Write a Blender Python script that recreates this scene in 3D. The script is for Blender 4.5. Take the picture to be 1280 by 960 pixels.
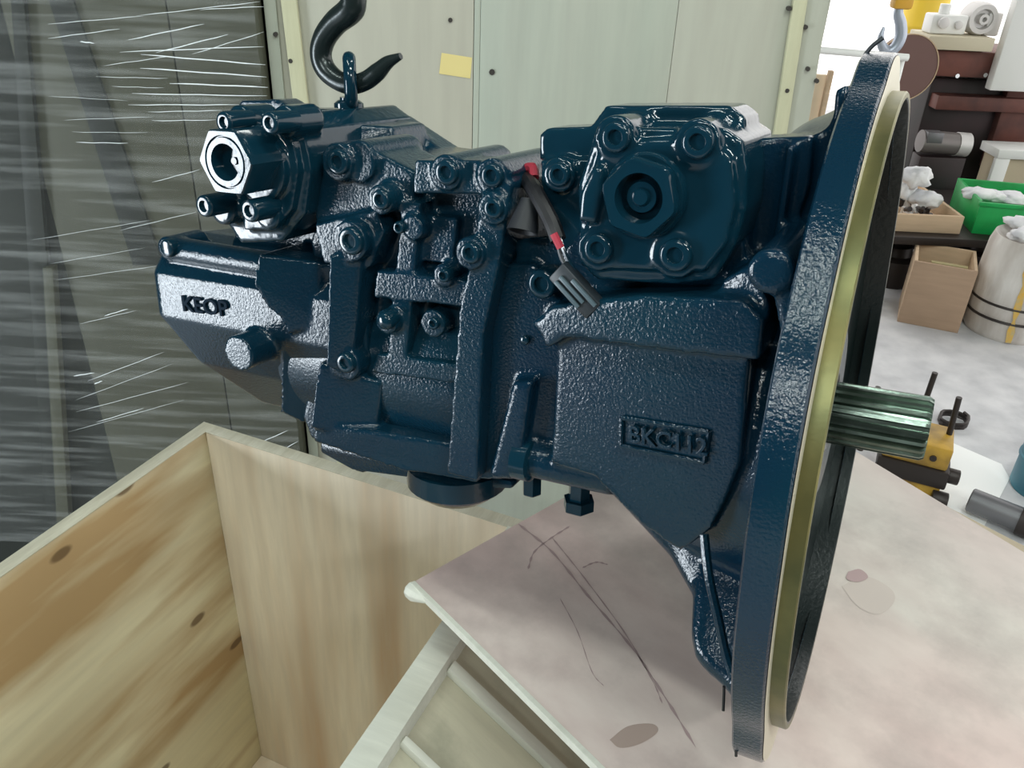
import bpy, bmesh, math, random
from mathutils import Vector, Matrix, noise
for _o in list(bpy.data.objects):
    bpy.data.objects.remove(_o, do_unlink=True)
SC = bpy.context.scene
COL = SC.collection
random.seed(7)
R_ = math.radians
V = Vector

# ------------------------------------------------------------------ camera
FPX = 1050.0
PITCH, ROLL = R_(30), R_(2.5)
CAM = V((0, 0, 1.7))
_f = V((0, math.cos(PITCH), -math.sin(PITCH)))
_u = V((0, math.sin(PITCH), math.cos(PITCH)))
_r = V((1, 0, 0))
CR = _r * math.cos(ROLL) + _u * math.sin(ROLL)
CU = _u * math.cos(ROLL) - _r * math.sin(ROLL)
CF = _f
cd = bpy.data.cameras.new('camera')
cd.sensor_fit = 'HORIZONTAL'
cd.sensor_width = 36.0
cd.lens = 36.0 * FPX / 1280.0
cd.clip_start = 0.02
cd.clip_end = 200
camo = bpy.data.objects.new('camera', cd)
COL.objects.link(camo)
camo.matrix_world = Matrix(((CR.x, CU.x, -CF.x, CAM.x), (CR.y, CU.y, -CF.y, CAM.y), (CR.z, CU.z, -CF.z, CAM.z), (0, 0, 0, 1)))
SC.camera = camo

# ------------------------------------------------------------------ light
SC.view_settings.view_transform = 'Standard'
SC.view_settings.look = 'None'
SC.view_settings.gamma = 1.0
SC.view_settings.use_curve_mapping = False
SC.view_settings.exposure = -0.22
wd = bpy.data.worlds.new('overcast_sky')
SC.world = wd
wd.use_nodes = True
bgn = wd.node_tree.nodes['Background']
bgn.inputs[0].default_value = (1.0, 0.985, 0.96, 1)
bgn.inputs[1].default_value = 2.1


def area(name, loc, target, sx, sy, power, col):
    l = bpy.data.lights.new(name, 'AREA')
    l.shape = 'RECTANGLE'
    l.size = sx
    l.size_y = sy
    l.energy = power
    l.color = col
    o = bpy.data.objects.new(name, l)
    COL.objects.link(o)
    o.location = loc
    d = V(target) - V(loc)
    o.rotation_euler = d.to_track_quat('-Z', 'Y').to_euler()
    return o


area('daylight_door', (-3.9, -0.38, 0.90), (0, -0.38, 0.90), 0.98, 1.76, 155, (0.84, 0.93, 1.0))
area('ceiling_tube', (0.9, -0.6, 3.7), (0.6, 0.6, 0.8), 1.3, 0.08, 42, (0.90, 1.0, 0.94))
area('ceiling_tube', (-0.9, 0.2, 3.7), (-0.4, 0.9, 0.8), 1.3, 0.08, 24, (0.90, 1.0, 0.94))
area('ceiling_tube', (1.3, 1.2, 3.8), (1.0, 1.5, 0.5), 1.3, 0.08, 26, (0.95, 1.0, 0.96))

area('fill_lamp', (-1.6, -2.2, 3.6), (0.0, 0.8, 0.9), 1.2, 0.10, 46, (0.92, 1.0, 0.97))  # added fill lights behind the camera, for the crate inside and paint sparkle
area('fill_lamp', (1.5, -2.4, 3.6), (0.4, 0.8, 0.9), 1.2, 0.10, 40, (0.95, 1.0, 0.96))


# ------------------------------------------------------------------ helpers: pixels to places
def ray(x, y):
    return CR * ((x - 640) / FPX) - CU * ((y - 480) / FPX) + CF


def G(x, y, z=0.0):
    d = ray(x, y)
    return CAM + d * ((z - CAM.z) / d.z)


def AT(x, y, Y):
    d = ray(x, y)
    return CAM + d * (Y / d.y)


# pump frame: x along the shaft, y away from the viewer, z up
YAW, TILT, PROLL = R_(25.3), R_(5.3), R_(7)
PO = CAM + ray(1065, 519.5) * 0.714
PX = V((math.cos(YAW) * math.cos(TILT), -math.sin(YAW) * math.cos(TILT), math.sin(TILT)))
_yy = V((math.sin(YAW), math.cos(YAW), 0))
_zz = PX.cross(_yy)
PY = _yy * math.cos(PROLL) - _zz * math.sin(PROLL)
PZ = PX.cross(PY)
PM = Matrix(((PX.x, PY.x, PZ.x, PO.x), (PX.y, PY.y, PZ.y, PO.y), (PX.z, PY.z, PZ.z, PO.z), (0, 0, 0, 1)))


def Q(x, y, yl):
    d = ray(x, y)
    t = (PO + PY * yl - CAM).dot(PY) / d.dot(PY)
    p = CAM + d * t - PO
    return V((p.dot(PX), p.dot(PY), p.dot(PZ)))


# ------------------------------------------------------------------ helpers: materials
MATS = {}


def mat(name, col, rough=0.5, metal=0.0, bump=0.0, bscale=60.0, var=0.0, vscale=8.0, col2=None, coat=0.0, spec=0.5, stretch=(1, 1, 1), bdist=0.002, sparse=None):
    if name in MATS:
        return MATS[name]
    m = bpy.data.materials.new(name)
    m.use_nodes = True
    nt = m.node_tree
    b = nt.nodes['Principled BSDF']
    b.inputs['Base Color'].default_value = (*col, 1)
    b.inputs['Roughness'].default_value = rough
    b.inputs['Metallic'].default_value = metal
    b.inputs['Coat Weight'].default_value = coat
    b.inputs['Coat Roughness'].default_value = 0.08
    b.inputs['Specular IOR Level'].default_value = spec
    tc = nt.nodes.new('ShaderNodeTexCoord')
    mp = nt.nodes.new('ShaderNodeMapping')
    mp.inputs['Scale'].default_value = stretch
    nt.links.new(tc.outputs['Object'], mp.inputs[0])
    if var > 0 or col2:
        n = nt.nodes.new('ShaderNodeTexNoise')
        n.inputs['Scale'].default_value = vscale
        n.inputs['Detail'].default_value = 5
        nt.links.new(mp.outputs[0], n.inputs['Vector'])
        r = nt.nodes.new('ShaderNodeValToRGB')
        c2 = col2 if col2 else tuple(c * (1 - var) for c in col)
        r.color_ramp.elements[0].position = 0.36
        r.color_ramp.elements[1].position = 0.64
        r.color_ramp.elements[0].color = (*c2, 1)
        r.color_ramp.elements[1].color = (*col, 1)
        nt.links.new(n.outputs['Fac'], r.inputs[0])
        nt.links.new(r.outputs[0], b.inputs['Base Color'])
    if bump > 0:
        n2 = nt.nodes.new('ShaderNodeTexNoise')
        n2.inputs['Scale'].default_value = bscale
        n2.inputs['Detail'].default_value = 3
        nt.links.new(mp.outputs[0], n2.inputs['Vector'])
        bp = nt.nodes.new('ShaderNodeBump')
        bp.inputs['Strength'].default_value = bump
        bp.inputs['Distance'].default_value = bdist
        if sparse:
            rs = nt.nodes.new('ShaderNodeValToRGB')
            rs.color_ramp.elements[0].position = sparse[0]
            rs.color_ramp.elements[1].position = sparse[1]
            nt.links.new(n2.outputs['Fac'], rs.inputs[0])
            nt.links.new(rs.outputs[0], bp.inputs['Height'])
        else:
            nt.links.new(n2.outputs['Fac'], bp.inputs['Height'])
        nt.links.new(bp.outputs[0], b.inputs['Normal'])
        if coat:
            nt.links.new(bp.outputs[0], b.inputs['Coat Normal'])
    MATS[name] = m
    return m


def plywood(name, base, streak, axis, sscale=7.0, amount=0.5, knots=0.0, stain=None, rough=0.62, dirt=0.0, contrast=(0.42, 0.68), squash=0.12):
    """wood sheet: long streaks along the given object axis, optional knots and dirty marks"""
    m = bpy.data.materials.new(name)
    m.use_nodes = True
    nt = m.node_tree
    L = nt.links.new
    b = nt.nodes['Principled BSDF']
    b.inputs['Roughness'].default_value = rough
    b.inputs['Specular IOR Level'].default_value = 0.25
    tc = nt.nodes.new('ShaderNodeTexCoord')
    mp = nt.nodes.new('ShaderNodeMapping')
    s = [1.0, 1.0, 1.0]
    s[axis] = squash
    mp.inputs['Scale'].default_value = s
    L(tc.outputs['Object'], mp.inputs[0])

    def noise(sc, det, vec, rgh=0.55):
        n = nt.nodes.new('ShaderNodeTexNoise')
        n.inputs['Scale'].default_value = sc
        n.inputs['Detail'].default_value = det
        n.inputs['Roughness'].default_value = rgh
        L(vec, n.inputs['Vector'])
        return n.outputs['Fac']

    def ramp(fac, p0, p1, c0=(0, 0, 0), c1=(1, 1, 1)):
        r = nt.nodes.new('ShaderNodeValToRGB')
        r.color_ramp.elements[0].position = p0
        r.color_ramp.elements[1].position = p1
        r.color_ramp.elements[0].color = (*c0, 1)
        r.color_ramp.elements[1].color = (*c1, 1)
        L(fac, r.inputs[0])
        return r.outputs[0]

    def mix(fac, a, c, k=1.0, typ='MIX'):
        x = nt.nodes.new('ShaderNodeMix')
        x.data_type = 'RGBA'
        x.blend_type = typ
        if k != 1.0:
            mu = nt.nodes.new('ShaderNodeMath')
            mu.operation = 'MULTIPLY'
            L(fac, mu.inputs[0])
            mu.inputs[1].default_value = k
            fac = mu.outputs[0]
        L(fac, x.inputs['Factor'])
        for v, sk in ((a, 6), (c, 7)):
            if isinstance(v, tuple):
                x.inputs[sk].default_value = (*v, 1)
            else:
                L(v, x.inputs[sk])
        return x.outputs[2]
    big = ramp(noise(sscale, 3, mp.outputs[0]), contrast[0], contrast[1])
    fine = ramp(noise(sscale * 9, 4, mp.outputs[0]), 0.3, 0.75)
    c = mix(big, base, streak, amount)
    c = mix(fine, c, tuple(v * 0.72 for v in base), 0.5)
    if knots > 0:
        mk = nt.nodes.new('ShaderNodeMapping')
        sk = [1.0, 1.0, 1.0]
        sk[axis] = 0.5
        mk.inputs['Scale'].default_value = sk
        L(tc.outputs['Object'], mk.inputs[0])
        vo = nt.nodes.new('ShaderNodeTexVoronoi')
        vo.voronoi_dimensions = '2D'
        sx = nt.nodes.new('ShaderNodeSeparateXYZ')
        cx = nt.nodes.new('ShaderNodeCombineXYZ')
        L(mk.outputs[0], sx.inputs[0])
        L(sx.outputs[1], cx.inputs[0])
        L(sx.outputs[2], cx.inputs[1])
        vo.inputs['Scale'].default_value = knots
        L(cx.outputs[0], vo.inputs['Vector'])
        mw_ = nt.nodes.new('ShaderNodeMapping')
        sw = [1.0, 1.0, 1.0]
        sw[axis] = 0.16
        mw_.inputs['Scale'].default_value = sw
        mw_.inputs['Location'].default_value = (0.0, 0.35, 0.12)
        L(tc.outputs['Object'], mw_.inputs[0])
        c = mix(ramp(noise(5.2, 5, mw_.outputs[0], 0.5), 0.53, 0.63), c, streak, 0.95)
        kf = ramp(vo.outputs['Distance'], 0.038, 0.058, (1, 1, 1), (0, 0, 0))
        c = mix(kf, c, (0.10, 0.055, 0.025), 0.75)
    if dirt > 0:
        d = ramp(noise(5.5, 6, tc.outputs['Object'], 0.65), 0.50, 0.72)
        c = mix(d, c, stain or (0.12, 0.10, 0.09), dirt)
    L(c, b.inputs['Base Color'])
    bp = nt.nodes.new('ShaderNodeBump')
    bp.inputs['Strength'].default_value = 0.15
    bp.inputs['Distance'].default_value = 0.002
    L(noise(sscale * 14, 3, mp.outputs[0]), bp.inputs['Height'])
    L(bp.outputs[0], b.inputs['Normal'])
    MATS[name] = m
    return m


PAINT = mat('dark_blue_paint', (0.0034, 0.025, 0.042), 0.13, 0, 0.45, 420, 0.3, 6, (0.0028, 0.018, 0.037), spec=0.42, bdist=0.0010)
PAINT2 = mat('dark_blue_paint_smooth', (0.0032, 0.023, 0.039), 0.12, 0, 0.15, 140, spec=0.45, bdist=0.001)
GOLD = mat('oiled_machined_rim', (0.21, 0.19, 0.075), 0.36, 0.75, 0.15, 90, 0.4, 14, (0.09, 0.10, 0.045), bdist=0.001)
STEEL = mat('greased_steel', (0.22, 0.28, 0.24), 0.24, 0.95, 0.15, 140, 0.3, 30, (0.12, 0.16, 0.13), bdist=0.001)
FACE = mat('machined_flange_face', (0.62, 0.58, 0.46), 0.42, 0.5, 0.08, 90)
BLACKP = mat('black_rubber', (0.008, 0.008, 0.010), 0.45)
RED = mat('red_wire', (0.42, 0.035, 0.06), 0.45)
GREYP = mat('grey_connector_plastic', (0.018, 0.024, 0.030), 0.45)
HOOKM = mat('black_hook_steel', (0.014, 0.022, 0.022), 0.26, 0.3, 0.3, 60, bdist=0.001)
CHROME = mat('bright_bare_steel', (0.78, 0.80, 0.82), 0.22, 0.9, 0.05, 100)


# ------------------------------------------------------------------ helpers: meshes
class MB:
    def __init__(self):
        self.v = []
        self.f = []

    def add(self, vs, fs):
        o = len(self.v)
        self.v += [tuple(p) for p in vs]
        self.f += [tuple(i + o for i in f) for f in fs]
        return self

    def prism(self, pts, off):
        n = len(pts)
        pts = [V(p) for p in pts]
        off = V(off)
        vs = pts + [p + off for p in pts]
        fs = [tuple(range(n)), tuple(range(2 * n - 1, n - 1, -1))]
        fs += [(i, i + n, (i + 1) % n + n, (i + 1) % n) for i in range(n)]
        return self.add(vs, fs)

    def loft(self, rings, closed=True, caps=True):
        n = len(rings[0])
        vs = [p for r in rings for p in r]
        fs = []
        for k in range(len(rings) - 1):
            for i in range(n if closed else n - 1):
                j = (i + 1) % n
                fs.append((k * n + i, k * n + j, (k + 1) * n + j, (k + 1) * n + i))
        if caps:
            fs.append(tuple(range(n - 1, -1, -1)))
            fs.append(tuple((len(rings) - 1) * n + i for i in range(n)))
        return self.add(vs, fs)

    def lathe(self, c, ax, prof, n=32, up=None):
        """profile (distance along axis, radius) turned round axis ax through c"""
        c = V(c)
        ax = V(ax).normalized()
        a = V(up) if up else (V((0, 0, 1)) if abs(ax.z) < 0.9 else V((1, 0, 0)))
        a = (a - ax * a.dot(ax)).normalized()
        b = ax.cross(a)
        rings = []
        for t, r in prof:
            rings.append([c + ax * t + (a * math.cos(2 * math.pi * i / n) + b * math.sin(2 * math.pi * i / n)) * max(r, 1e-5) for i in range(n)])
        return self.loft(rings)

    def cyl(self, p0, p1, r, n=20, r2=None):
        p0, p1 = V(p0), V(p1)
        return self.lathe(p0, p1 - p0, [(0, r), ((p1 - p0).length, r if r2 is None else r2)], n)

    def box(self, c, s, ax=None):
        """c centre, s full size, ax three axes"""
        ax = ax or (V((1, 0, 0)), V((0, 1, 0)), V((0, 0, 1)))
        c = V(c)
        vs = []
        for k in (-1, 1):
            for j in (-1, 1):
                for i in (-1, 1):
                    vs.append(c + ax[0] * (i * s[0] / 2) + ax[1] * (j * s[1] / 2) + ax[2] * (k * s[2] / 2))
        return self.add(vs, [(0, 2, 3, 1), (4, 5, 7, 6), (0, 1, 5, 4), (2, 6, 7, 3), (0, 4, 6, 2), (1, 3, 7, 5)])

    def tube(self, pts, r, n=10):
        pts = [V(p) for p in pts]
        rr = r if isinstance(r, (list, tuple)) else [r] * len(pts)
        rings = []
        prev = None
        for i, p in enumerate(pts):
            t = (pts[min(i + 1, len(pts) - 1)] - pts[max(i - 1, 0)]).normalized()
            if prev is None:
                a = t.orthogonal().normalized()
            else:
                a = (prev - t * prev.dot(t)).normalized()
            prev = a
            b = t.cross(a)
            rings.append([p + (a * math.cos(2 * math.pi * k / n) + b * math.sin(2 * math.pi * k / n)) * rr[i] for k in range(n)])
        return self.loft(rings)

    def mesh(self, name):
        me = bpy.data.meshes.new(name)
        me.from_pydata(self.v, [], self.f)
        bm = bmesh.new()
        bm.from_mesh(me)
        bmesh.ops.recalc_face_normals(bm, faces=bm.faces)
        bm.to_mesh(me)
        bm.free()
        return me

    def build(self, name, material, parent=None, bevel=0.0, seg=2, smooth=35, cast=0.0, iters=3, label=None):
        me = self.mesh(name)
        o = bpy.data.objects.new(name, me)
        COL.objects.link(o)
        if cast > 0:
            m = o.modifiers.new('r', 'REMESH')
            m.mode = 'VOXEL'
            m.voxel_size = cast
            if iters:
                m2 = o.modifiers.new('s', 'SMOOTH')
                m2.factor = 0.5
                m2.iterations = iters
            bake(o)
            for p in o.data.polygons:
                p.use_smooth = True
        else:
            if bevel > 0:
                m = o.modifiers.new('b', 'BEVEL')
                m.width = bevel
                m.segments = seg
                m.limit_method = 'ANGLE'
                m.angle_limit = R_(30)
                bake(o)
            for p in o.data.polygons:
                p.use_smooth = True
            o.data.set_sharp_from_angle(angle=R_(smooth))
        o.data.materials.append(material)
        o.parent = parent
        if label:
            o['label'] = label
        return o


def bake(o):
    dg = bpy.context.evaluated_depsgraph_get()
    dg.update()
    me = bpy.data.meshes.new_from_object(o.evaluated_get(dg))
    o.modifiers.clear()
    old = o.data
    o.data = me
    me.name = o.name
    if old.users == 0:
        bpy.data.meshes.remove(old)


def thing(name, label, cat, loc=(0, 0, 0), group=None, mw=None):
    o = bpy.data.objects.new(name, None)
    o.empty_display_size = 0.05
    COL.objects.link(o)
    if mw is not None:
        o.matrix_world = mw
    else:
        o.location = loc
    return tag(o, label, cat, group)


def tag(o, label, cat, group=None, kind=None):
    o['label'] = label
    o['category'] = cat
    if group:
        o['group'] = group
    if kind:
        o['kind'] = kind
    return o


def struct(o, label=None):
    o['kind'] = 'structure'
    if label:
        o['label'] = label
    return o


def origin(o, p):
    """move the origin of a parentless mesh object"""
    o.data.transform(Matrix.Translation(-V(p)))
    o.location = p
    return o


def spline(pts, n=8):
    """Catmull-Rom through points"""
    pts = [V(p) for p in pts]
    P = [pts[0] * 2 - pts[1]] + pts + [pts[-1] * 2 - pts[-2]]
    out = []
    for i in range(1, len(P) - 2):
        for k in range(n):
            t = k / n
            a, b, c, d = P[i - 1], P[i], P[i + 1], P[i + 2]
            out.append(0.5 * ((2 * b) + (c - a) * t + (2 * a - 5 * b + 4 * c - d) * t * t + (3 * b - a - 3 * c + d) * t ** 3))
    out.append(pts[-1])
    return out


def text_mesh(name, txt, size, depth, origin_p, right, up, material, parent):
    cu = bpy.data.curves.new(name, 'FONT')
    cu.body = txt
    cu.size = size
    cu.extrude = depth
    cu.bevel_depth = size * 0.02
    cu.resolution_u = 3
    t = bpy.data.objects.new(name, cu)
    COL.objects.link(t)
    bpy.context.view_layer.update()
    dg = bpy.context.evaluated_depsgraph_get()
    me = bpy.data.meshes.new_from_object(t.evaluated_get(dg))
    bpy.data.objects.remove(t, do_unlink=True)
    r, u = V(right).normalized(), V(up).normalized()
    n = r.cross(u)
    u = n.cross(r)
    p = V(origin_p)
    me.transform(Matrix(((r.x, u.x, n.x, p.x), (r.y, u.y, n.y, p.y), (r.z, u.z, n.z, p.z), (0, 0, 0, 1))))
    o = bpy.data.objects.new(name, me)
    COL.objects.link(o)
    me.materials.clear()
    me.materials.append(material)
    o.parent = parent
    return o


# ================================================================== SETTING
CONC = mat('worn_concrete', (0.66, 0.655, 0.67), 0.65, 0, 0.4, 20, 0.3, 6.5, (0.50, 0.50, 0.52), bdist=0.008)
DARKW = mat('dark_wall', (0.05, 0.055, 0.05), 0.85)  # walls and ceiling coloured dark so the glossy pump reflects little
struct(MB().box((1.5, 2.5, -0.05), (13, 14, 0.1)).build('floor', CONC))
struct(MB().box((0.2, 0.5, 4.25), (9.4, 9.0, 0.1)).build('ceiling', DARKW))
struct(MB().box((0.4, -3.75, 2.1), (9.0, 0.1, 4.2)).build('wall_behind', DARKW))
wl = MB()
wl.box((-4.05, -2.4, 2.1), (0.1, 2.7, 4.2))
wl.box((-4.05, 2.6, 2.1), (0.1, 4.8, 4.2))
wl.box((-4.05, -0.43, 3.05), (0.1, 1.24, 2.3))
struct(wl.build('wall_left', DARKW))
struct(MB().box((-1.56, 3.0, 2.1), (4.9, 0.1, 4.2)).build('added_back_wall', mat('dull_green_wall', (0.10, 0.12, 0.10), 0.8)))  # unseen wall, added so the pump's top faces reflect something dark

# ================================================================== CRATES
PLY_L = plywood('knotty_crate_ply', (0.84, 0.77, 0.55), (0.44, 0.29, 0.14), 1, 6.0, 0.45, knots=5.6, contrast=(0.5, 0.62), squash=0.10)
PLY_B = plywood('pale_crate_ply', (0.86, 0.77, 0.62), (0.56, 0.38, 0.23), 2, 9.0, 0.85, contrast=(0.48, 0.72), squash=0.10)
PLY_RIM = plywood('ply_edge', (0.62, 0.59, 0.48), (0.42, 0.38, 0.28), 1, 60.0, 0.6)
PLY_T = plywood('tall_crate_ply', (0.355, 0.385, 0.325), (0.40, 0.38, 0.32), 2, 3.2, 0.8, squash=0.10)
PLY_T2 = plywood('tall_crate_ply_warm', (0.40, 0.39, 0.325), (0.35, 0.375, 0.315), 2, 3.0, 0.7, squash=0.10)
BATTEN = plywood('pale_batten', (0.48, 0.47, 0.32), (0.40, 0.39, 0.27), 2, 9.0, 0.6)
OLD = plywood('old_dirty_ply', (0.55, 0.52, 0.40), (0.30, 0.28, 0.22), 0, 9.0, 0.6, dirt=0.6, stain=(0.17, 0.18, 0.13))
OLDB = plywood('old_white_batten', (0.74, 0.74, 0.66), (0.56, 0.56, 0.48), 0, 14.0, 0.6)
NAIL = mat('nail_head', (0.05, 0.045, 0.04), 0.5, 0.4)

ZR = 0.92
K = G(255, 528, ZR)
BA = R_(-22.4)
bv = V((math.cos(BA), math.sin(BA), 0))
lv = V((math.sin(BA), -math.cos(BA), 0))       # towards the viewer
crM = Matrix(((bv.x, -lv.x, 0, K.x), (bv.y, -lv.y, 0, K.y), (0, 0, 1, 0), (0, 0, 0, 1)))
crI = crM.inverted()
crate = thing('open_crate', 'open pale plywood crate below the pump, knotty brown streaked inside', 'crate', mw=crM)
T = 0.020
AW = (crI @ G(540, 796, ZR)).x                 # inner face of the right hand wall
CL = 1.02
ZB = 0.07


def cbox(x0, x1, y0, y1, z0, z1, nm, m, par, bev=0.0015):
    return MB().box(((x0 + x1) / 2, (y0 + y1) / 2, (z0 + z1) / 2), (x1 - x0, y1 - y0, z1 - z0)).build(nm, m, par, bevel=bev)


cbox(0, T, -CL, 0, ZB, ZR - 0.002, 'side_panel', PLY_L, crate)
cbox(T, AW + 0.034, -T, 0, ZB, ZR - 0.002, 'end_panel', PLY_B, crate)
cbox(AW, AW + 0.02, -CL, -T, ZB, ZR - 0.002, 'side_panel', PLY_L, crate)
cbox(0, AW + 0.02, -CL - T, -CL, ZB, ZR - 0.002, 'end_panel', PLY_B, crate)
cbox(T, AW, -CL, -T, ZB, ZB + 0.02, 'bottom_panel', PLY_B, crate)
for yy in (-0.06, -CL / 2, -CL + 0.06):
    cbox(0, AW + 0.02, yy - 0.04, yy + 0.04, 0.0, ZB, 'skid', PLY_RIM, crate)
# rims: pale sawn edges
cbox(-0.002, T + 0.001, -CL, 0.002, ZR - 0.002, ZR, 'rim', PLY_RIM, crate, 0.0006)
cbox(T, AW + 0.034, -T - 0.001, 0.002, ZR - 0.002, ZR, 'rim', PLY_RIM, crate, 0.0006)
cbox(AW - 0.001, AW + 0.034, -CL, -T, ZR - 0.002, ZR + 0.001, 'rim', OLDB, crate, 0.0006)
cbox(AW + 0.02, AW + 0.034, -CL, -T, ZR - 0.06, ZR - 0.002, 'top_batten', OLDB, crate, 0.001)

# framed panel leaning against the right hand wall of the open crate
SL = R_(36)
hx, hz = math.cos(SL), -math.sin(SL)
P0 = crM @ V((AW + 0.036, 0, ZR - 0.012))
hv = bv * hx + V((0, 0, hz))
nv = hv.cross(-lv)
if nv.z < 0:
    nv = -nv
lpM = Matrix(((hv.x, -lv.x, nv.x, P0.x), (hv.y, -lv.y, nv.y, P0.y), (hv.z, -lv.z, nv.z, P0.z), (0, 0, 0, 1)))
lpI = lpM.inverted()


def on_lp(x, y):
    d = ray(x, y)
    t = (P0 - CAM).dot(nv) / d.dot(nv)
    return lpI @ (CAM + d * t)


lean = thing('crate_panel', 'old stained plywood panel with pale battens leaning outside the open crate', 'panel', mw=lpM)
cbox(0, 0.42, -0.98, -0.06, -0.022, -0.010, 'panel_sheet', OLD, lean)
b2a, b2b = on_lp(552, 820), on_lp(720, 956)
b3a, b3b = on_lp(492, 912), on_lp(538, 958)
for (p, w) in ((b2a, 0.016), (b3a, 0.010)):
    cbox(0.0, 0.42, p.y - w / 2, p.y + w / 2, -0.010, 0.002, 'batten', OLDB, lean)
for yy in (-0.09, -0.62, -0.8):
    cbox(0.0, 0.42, yy - 0.012, yy + 0.012, -0.010, 0.004, 'batten', OLDB, lean)

# pink plywood sheet on a smaller box
ZS = 1.035
PINK = plywood('pink_stained_ply', (0.66, 0.49, 0.46), (0.66, 0.57, 0.52), 1, 3.0, 0.9, dirt=0.8, stain=(0.40, 0.32, 0.30), contrast=(0.4, 0.62), squash=0.5, rough=0.55)
nt = PINK.node_tree
_tc = nt.nodes.new('ShaderNodeTexCoord')
_sx = nt.nodes.new('ShaderNodeSeparateXYZ')
nt.links.new(_tc.outputs['Object'], _sx.inputs[0])
_nz = nt.nodes.new('ShaderNodeTexNoise')
_nz.inputs['Scale'].default_value = 4.0
_ad = nt.nodes.new('ShaderNodeMath')
_ad.operation = 'MULTIPLY_ADD'
nt.links.new(_nz.outputs['Fac'], _ad.inputs[0])
_ad.inputs[1].default_value = 0.35
nt.links.new(_sx.outputs[0], _ad.inputs[2])
_mr = nt.nodes.new('ShaderNodeMapRange')
_mr.inputs['From Min'].default_value = 0.35
_mr.inputs['From Max'].default_value = 0.75
nt.links.new(_ad.outputs[0], _mr.inputs['Value'])
_mx = nt.nodes.new('ShaderNodeMix')
_mx.data_type = 'RGBA'
_mx.blend_type = 'MULTIPLY'
_old = nt.nodes['Principled BSDF'].inputs['Base Color'].links[0].from_socket
nt.links.new(_mr.outputs[0], _mx.inputs['Factor'])
nt.links.new(_old, _mx.inputs[6])
_mx.inputs[7].default_value = (0.88, 1.0, 1.0, 1)
nt.links.new(_mx.outputs[2], nt.nodes['Principled BSDF'].inputs['Base Color'])
C0 = G(515, 728, ZS)
e1 = (G(750, 960, ZS) - C0).normalized()
e2 = (G(690, 630, ZS) - C0).normalized()
Ra, Rb = G(1080, 570, ZS), G(1280, 690, ZS)
re = (Rb - Ra).normalized()
# intersection of e2 line with right edge line
den = e2.x * re.y - e2.y * re.x
tt = ((Ra.x - C0.x) * re.y - (Ra.y - C0.y) * re.x) / den
F0 = C0 + e2 * tt
quad = [C0, F0, F0 + re * 0.95, C0 + e1 * 0.95]
shM = Matrix(((e2.x, -e1.x, 0, C0.x), (e2.y, -e1.y, 0, C0.y), (0, 0, 1, ZS), (0, 0, 0, 1)))
_n = V((0, 0, 1))
_ey = _n.cross(e2)
shM = Matrix(((e2.x, _ey.x, 0, C0.x), (e2.y, _ey.y, 0, C0.y), (0, 0, 1, ZS), (0, 0, 0, 1)))
shI = shM.inverted()
sheet = thing('plywood_sheet', 'pink stained plywood sheet lying flat under the pump flange', 'plywood', mw=shM)
MB().prism([shI @ (p + V((0, 0, 0))) for p in quad], (0, 0, -0.010)).build('board', PINK, sheet, bevel=0.001)
# pale sawn front edge with a splintered lump at the corner
MB().prism([shI @ C0 + V((-0.0015, 0, 0.0006)), shI @ (C0 + e1 * 0.95) + V((-0.0015, 0, 0.0006)), shI @ (C0 + e1 * 0.95) + V((0.0035, 0, 0.0006)), shI @ C0 + V((0.0035, 0, 0.0006))], (0, 0, -0.010)).build('sawn_edge', OLDB, sheet)
lump = MB()
lc = shI @ C0
lump.lathe(lc + V((-0.001, 0.006, -0.012)), (0.05, -1, 0.15), [(0, 0.003), (0.004, 0.010), (0.014, 0.011), (0.026, 0.007), (0.036, 0.003)], 9)
lump.build('splintered_corner', OLDB, sheet, bevel=0.001)
STAIN = mat('grey_pencil_stain', (0.40, 0.29, 0.29), 0.8)
STAIN2 = mat('brown_oil_stain', (0.42, 0.32, 0.28), 0.6)


def ribbon(pxs, w, nm, m):
    pts = spline([shI @ G(x, y, ZS) for x, y in pxs], 8)
    mb = MB()
    L_, R2 = [], []
    for i, p in enumerate(pts):
        t = (pts[min(i + 1, len(pts) - 1)] - pts[max(i - 1, 0)]).normalized()
        n = V((-t.y, t.x, 0))
        ww = w * (0.6 + 0.4 * math.sin(i * 1.7)) * (1 if 0 < i < len(pts) - 1 else 0.1)
        L_.append(V((p.x, p.y, 0.0004)) + n * ww / 2)
        R2.append(V((p.x, p.y, 0.0004)) - n * ww / 2)
    n_ = len(L_)
    mb.add(L_ + R2, [(i, i + 1, n_ + i + 1, n_ + i) for i in range(n_ - 1)])
    return mb.build(nm, m, sheet)


ribbon([(648, 655), (690, 690), (735, 745), (790, 810), (830, 870), (870, 935)], 0.0035, 'pencil_line', STAIN)
ribbon([(690, 672), (730, 722), (780, 790), (815, 850), (828, 880)], 0.002, 'pencil_line', STAIN)
ribbon([(700, 748), (722, 790), (740, 840), (755, 858)], 0.0012, 'pencil_line', STAIN)
ribbon([(660, 712), (668, 690), (690, 672), (712, 658)], 0.003, 'pencil_line', STAIN)
ribbon([(728, 710), (745, 703), (760, 706)], 0.003, 'pencil_line', STAIN)


def blob(pxs, nm, m, z=0.0003):
    pts = [shI @ G(x, y, ZS) for x, y in pxs]
    pts = spline(pts + [pts[0]], 5)[:-1]
    c = sum(pts, V()) / len(pts)
    mb = MB()
    mb.add([V((c.x, c.y, z))] + [V((p.x, p.y, z)) for p in pts], [(0, i + 1, (i + 1) % len(pts) + 1) for i in range(len(pts))])
    return mb.build(nm, m, sheet)


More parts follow.
